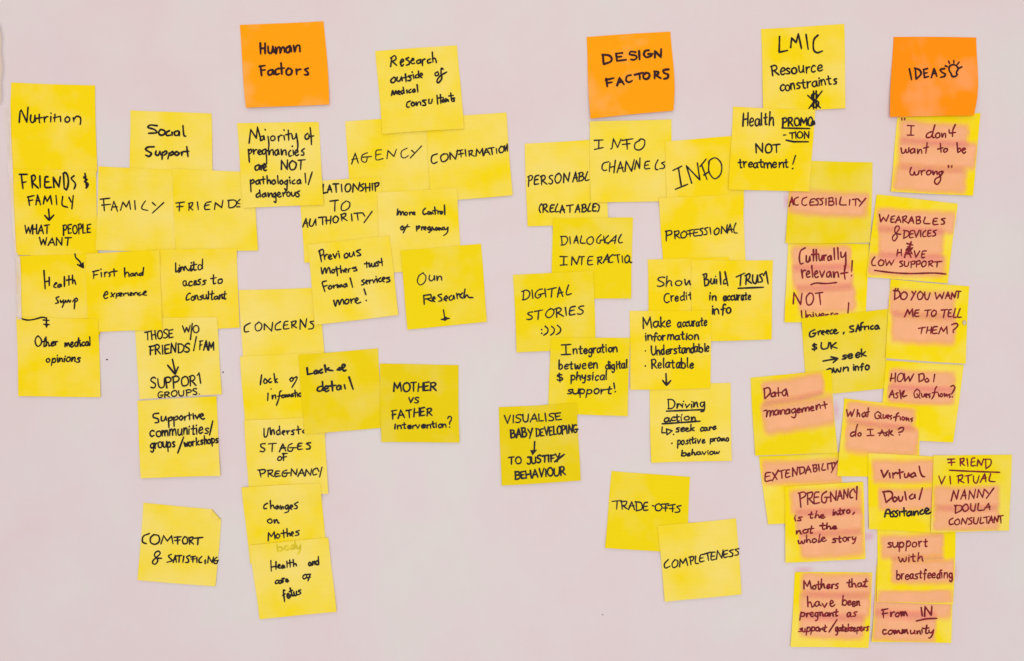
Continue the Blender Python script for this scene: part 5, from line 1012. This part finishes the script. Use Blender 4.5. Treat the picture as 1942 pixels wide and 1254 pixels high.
n = note('ideas', (1694,70, 1851,71, 1847,219, 1688,222), OR2, 'bright orange heading note reading "IDEAS" with a light bulb drawn', (3.0,2.8), bulge=(-1,7))
write(n, [("IDEAS",1726,151,1793,147,18)], mat=BROWN, width=4.3, seed=51, slant=-.02)
draw(n, "light_bulb_drawing", [("~",1804,140,1800,133,1801,126,1807,123,1814,125,1817,131,1814,137,1815,143),("~",1804,140,1806,145,1812,145,1816,141),(1793,125,1797,127),(1799,116,1801,121),(1809,115,1809,120),(1819,118,1815,123),(1824,127,1818,130)], mat=BROWN, width=3.4)
n = note('wearables', (1662,369, 1816,386, 1797,537, 1643,526), Y5, 'pink highlighted note reading "WEARABLES & DEVICES HAVE LOW SUPPORT"', (.4,.4))
highlight(n, [(1662,414,1814,422,46),(1666,460,1790,464,60),(1645,500,1795,505,44)])
write(n, [("WEARABLES",1667,423,1793,426,15),("&",1692,455,1707,455,25),("DEVICES",1715,452,1776,450,14),("HAVE",1701,488,1757,487,13),("LOW",1654,505,1696,503,15),("SUPPORT",1706,506,1786,505,12)], mat=MAROON, width=3.3, seed=52, slant=.08)
draw(n, "underline", [("~",1659,513,1690,517,1725,519,1770,518,1794,520)], mat=MAROON, width=3.1)
draw(n, "crossed_out_letter", [(1720,462,1731,465),(1728,459,1722,478),(1719,474,1731,470),(1722,468,1730,482),(1720,480,1730,472)], mat=MAROON, width=3.6)
n = note('greece', (1520,604, 1684,586, 1679,737, 1530,751), (.84,.66,.045), 'yellow note reading "Greece, SAfrica $ UK seek own info" with arrow', (.4,.4))
write(n, [("Greece",1536,639,1589,633,14),(",",1598,632,1601,632,12),("SAfrica",1611,630,1668,625,13),("$",1540,664,1549,663,12),("UK",1557,663,1589,661,12),("seek",1597,682,1641,676,13),("own",1568,708,1609,705,14),("info",1618,703,1649,701,13)], width=3.8, seed=53)
draw(n, "arrow", [(1561,685,1588,680),(1576,677,1589,680,1580,688)], width=3.4)
n = note('how', (1681,684, 1828,692, 1808,839, 1666,832), Y5, 'pink highlighted note reading "HOW Do I Ask Questions?"', (.5,1.3))
highlight(n, [(1686,717,1812,725,42),(1684,746,1810,752,36)])
write(n, [("HOW",1688,724,1734,722,16),("Do",1743,725,1763,724,14),("I",1768,725,1771,725,14),("Ask",1686,756,1720,755,14),("Questions",1733,756,1802,756,15),("?",1803,754,1811,754,23)], mat=MAROON, width=3.3, seed=54, slant=.1)
n = note('doyou', (1689,530, 1838,543, 1831,690, 1679,680), Y5, 'pink highlighted note reading "DO YOU WANT ME TO TELL THEM?"', (.7,1.1))
highlight(n, [(1685,570,1812,578,52),(1690,621,1814,628,58)])
write(n, [('"',1693,562,1700,562,13),("DO",1696,568,1721,568,15),("YOU",1729,568,1765,568,14),("WANT",1775,568,1823,567,13),("ME",1716,601,1743,600,14),("TO",1754,600,1775,600,13),("TELL",1787,603,1822,601,16),("THEM",1743,633,1800,632,14),("?",1806,633,1816,633,18)], mat=MAROON, width=3.4, seed=55, slant=.12)
n = note('extend', (1439,866, 1592,858, 1605,986, 1456,995), Y5, 'note reading "EXTENDABILITY" in rising letters on a pink band', (.8,.4))
highlight(n, [(1444,896,1598,892,50)])
write(n, [("EXTENDABILITY",1451,913,1586,895,17)], mat=MAROON, width=3.3, seed=56, slant=.08)
n = note('data', (1423,717, 1576,701, 1588,858, 1432,865), (.87,.68,.02), 'pink highlighted note reading "Data management"', (.9,1.1))
highlight(n, [(1446,746,1562,724,46),(1446,797,1584,775,62)])
write(n, [("Data",1449,757,1494,753,19),("management",1449,791,1569,776,17)], mat=MAROON, width=3.5, seed=57)
n = note('what', (1601,755, 1742,772, 1745,905, 1588,903), Y5, 'pink highlighted note reading "What Questions do I Ask?"', (.5,.5))
highlight(n, [(1604,778,1736,796,44),(1603,828,1742,840,62)])
write(n, [("What",1606,791,1648,790,15),("Questions",1660,795,1733,799,14),("do",1613,827,1633,826,17),("1",1644,826,1657,826,12),("Ask",1667,827,1694,826,13),("?",1703,826,1714,826,15)], mat=MAROON, width=3.4, seed=58, slant=.1)
n = note('pregnancy', (1488,923, 1637,914, 1642,1061, 1490,1067), Y5, 'pink highlighted note reading "PREGNANCY is the intro, not the whole story"', (.8,.8))
highlight(n, [(1498,952,1634,946,50),(1509,992,1636,986,48),(1516,1036,1638,1030,52)])
write(n, [("PREGNANCY",1515,961,1625,948,20),("is",1507,989,1521,988,14),("the",1535,984,1565,982,13),("intro",1579,977,1612,974,13),(",",1617,974,1621,974,14),("not",1510,1013,1541,1011,13),("the",1557,1004,1587,1003,12),("whole",1514,1031,1566,1027,16),("story",1579,1029,1623,1025,15)], mat=MAROON, width=3.5, seed=59, slant=.04)
n = note('mothers', (1508,1085, 1655,1086, 1647,1229, 1499,1227), Y5, 'pink highlighted note reading "Mothers that have been pregnant as support/gatekeepers"', (.9,.9))
highlight(n, [(1518,1106,1653,1108,48),(1517,1148,1650,1150,50),(1515,1186,1640,1192,48)])
write(n, [("Mothers",1525,1118,1590,1116,17),("that",1608,1114,1643,1114,17),("have",1532,1153,1583,1150,20),("been",1597,1149,1630,1149,18),("pregnant",1518,1170,1588,1169,15),("as",1606,1169,1623,1170,15),("support",1515,1198,1567,1198,14),("/",1573,1196,1583,1196,20),("gatekeepers",1584,1198,1647,1196,14)], mat=MAROON, width=3.5, seed=60, slant=.03)
n = note('from', (1663,1072, 1808,1074, 1804,1220, 1653,1217), Y5, 'pink highlighted note reading "From IN community", lowest in the photo on the right', (.9,.9))
highlight(n, [(1654,1140,1806,1150,56),(1656,1186,1775,1192,62)])
write(n, [("From",1674,1172,1720,1168,17),("IN",1747,1169,1769,1168,17),("community",1674,1204,1771,1202,16)], mat=MAROON, width=3.7, seed=61, slant=.03)
draw(n, "underline", [("~",1738,1178,1756,1174,1777,1173)], mat=MAROON, width=3.3)
n = note('support', (1664,1004, 1813,1006, 1808,1146, 1663,1142), Y5, 'pink highlighted note reading "support with breastfeeding"', (.5,.5))
highlight(n, [(1670,1037,1790,1032,48),(1690,1082,1811,1084,50),(1664,1132,1808,1130,28)])
write(n, [("support",1683,1039,1758,1037,16),("with",1705,1066,1750,1065,15),("breastfeeding",1700,1099,1805,1096,16)], mat=MAROON, width=3.4, seed=62, slant=.02)
n = note('virtual', (1646,860, 1800,867, 1798,1011, 1648,1004), Y5, 'note reading "Virtual Doula/Assistance", pink bands behind the words', (.8,.3))
highlight(n, [(1654,893,1772,893,48),(1666,946,1772,946,46)])
write(n, [("Virtual",1672,908,1753,903,16,4.2),("Doula",1677,953,1736,945,16,4.0),("/",1743,944,1750,943,16,3.8)], mat=MAROON, seed=63, slant=.0)
write(n, [("Assistance",1678,981,1768,975,12,4.1)], mat=INK, seed=64)
n = note('friendvirtual', (1770,863, 1919,863, 1914,1007, 1766,1009), (.87,.70,.055), 'note reading "FRIEND VIRTUAL NANNY DOULA CONSULTANT", furthest right of all', (1.0,1.0))
highlight(n, [(1770,943,1896,941,46),(1770,984,1896,984,48)])
write(n, [("FRIEND",1799,885,1879,888,13,3.3),("VIRTUAL",1781,919,1888,915,15,3.2),("NANNY",1804,950,1882,946,16,3.4),("DOULA",1811,973,1878,968,15,3.4),("CONSULTANT",1801,996,1902,993,12,3.2)], mat=MAROON, seed=65, slant=.06)
draw(n, "underline", [("~",1801,892,1840,894,1896,896)], mat=MAROON, width=3.0)

# ------------------------------------------------------------------ marks and small things on the sheet
def sheet_pt(px, py, d=.0):
    return wpos(px, py, sheet_h(px, py) + d)

sheet_obj = bpy.data.objects["plastic_sheet"]
for (x0, y0, x1, y1, w) in [(1834,292,1858,296,56),(1572,780,1596,778,50),(1680,572,1698,572,50),(1788,1083,1822,1084,48),
                            (1646,1150,1670,1150,60),(1500,1080,1550,1080,18),(1788,412,1820,418,44),(1630,1018,1662,1016,22),(1484,381,1500,381,46)]:
    vs, fs, uv = band_mesh(x0, y0, x1, y1, w, lambda px, py: sheet_pt(px, py, .00012), bow=.5)
    obj("pink_smudge", vs, fs, SMUDGE, parent=sheet_obj, uvs=uv)

def fleck(cx, cy, r, mat, name="speck"):
    rnd = random.Random(int(cx))
    vs = [sheet_pt(cx + r * 1.4 * math.cos(a) * rnd.uniform(.7, 1.1), cy + r * math.sin(a) * rnd.uniform(.7, 1.1), .00012) for a in [k * math.pi / 4 for k in range(8)]]
    obj(name, vs, [tuple(reversed(range(8)))], mat, parent=sheet_obj, smooth=False)
fleck(203, 682, 1.6, INK); fleck(423, 706, 1.4, INK); fleck(1143, 1166, 1.0, BROWN)

# added whitish strip painting glare down the left edge of the far left column
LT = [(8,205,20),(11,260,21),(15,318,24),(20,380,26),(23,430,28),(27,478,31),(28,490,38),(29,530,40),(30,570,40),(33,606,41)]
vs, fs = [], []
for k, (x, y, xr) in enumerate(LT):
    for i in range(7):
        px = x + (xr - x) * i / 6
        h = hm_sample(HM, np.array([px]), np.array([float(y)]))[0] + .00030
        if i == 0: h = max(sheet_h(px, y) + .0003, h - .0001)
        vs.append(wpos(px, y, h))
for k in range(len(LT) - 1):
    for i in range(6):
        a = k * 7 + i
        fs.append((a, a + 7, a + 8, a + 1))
tp = obj("glare_strip", vs, fs, GLARE)
tp["label"] = "narrow whitish painted glare along the left edge of the far left notes"
tp["category"] = "tape"  # painted glare, not a real tape

# small clear bead on the "DO YOU WANT" note
bead_m, _nt, _p = new_mat("clear_glossy_plastic")
_p.inputs['Base Color'].default_value = (.82, .74, .62, 1); _p.inputs['Roughness'].default_value = .08
_p.inputs['Transmission Weight'].default_value = .45
import bmesh
bm = bmesh.new()
bmesh.ops.create_uvsphere(bm, u_segments=20, v_segments=12, radius=1.0)
for v in bm.verts:
    v.co = Vector((v.co.x * 3.6 * S, v.co.y * 2.2 * S, v.co.z * 4.6 * S))
me = bpy.data.meshes.new("glass_bead"); bm.to_mesh(me); bm.free()
me.polygons.foreach_set("use_smooth", [True] * len(me.polygons)); me.materials.append(bead_m)
bead = bpy.data.objects.new("glass_bead", me); C.collection.objects.link(bead)
bead.location = wpos(1829, 612, float(hm_sample(HM, np.array([1829.]), np.array([612.]))[0]) + .0006)
bead["label"] = 'tiny clear bead on the right edge of the "DO YOU WANT" note'
bead["category"] = "bead"
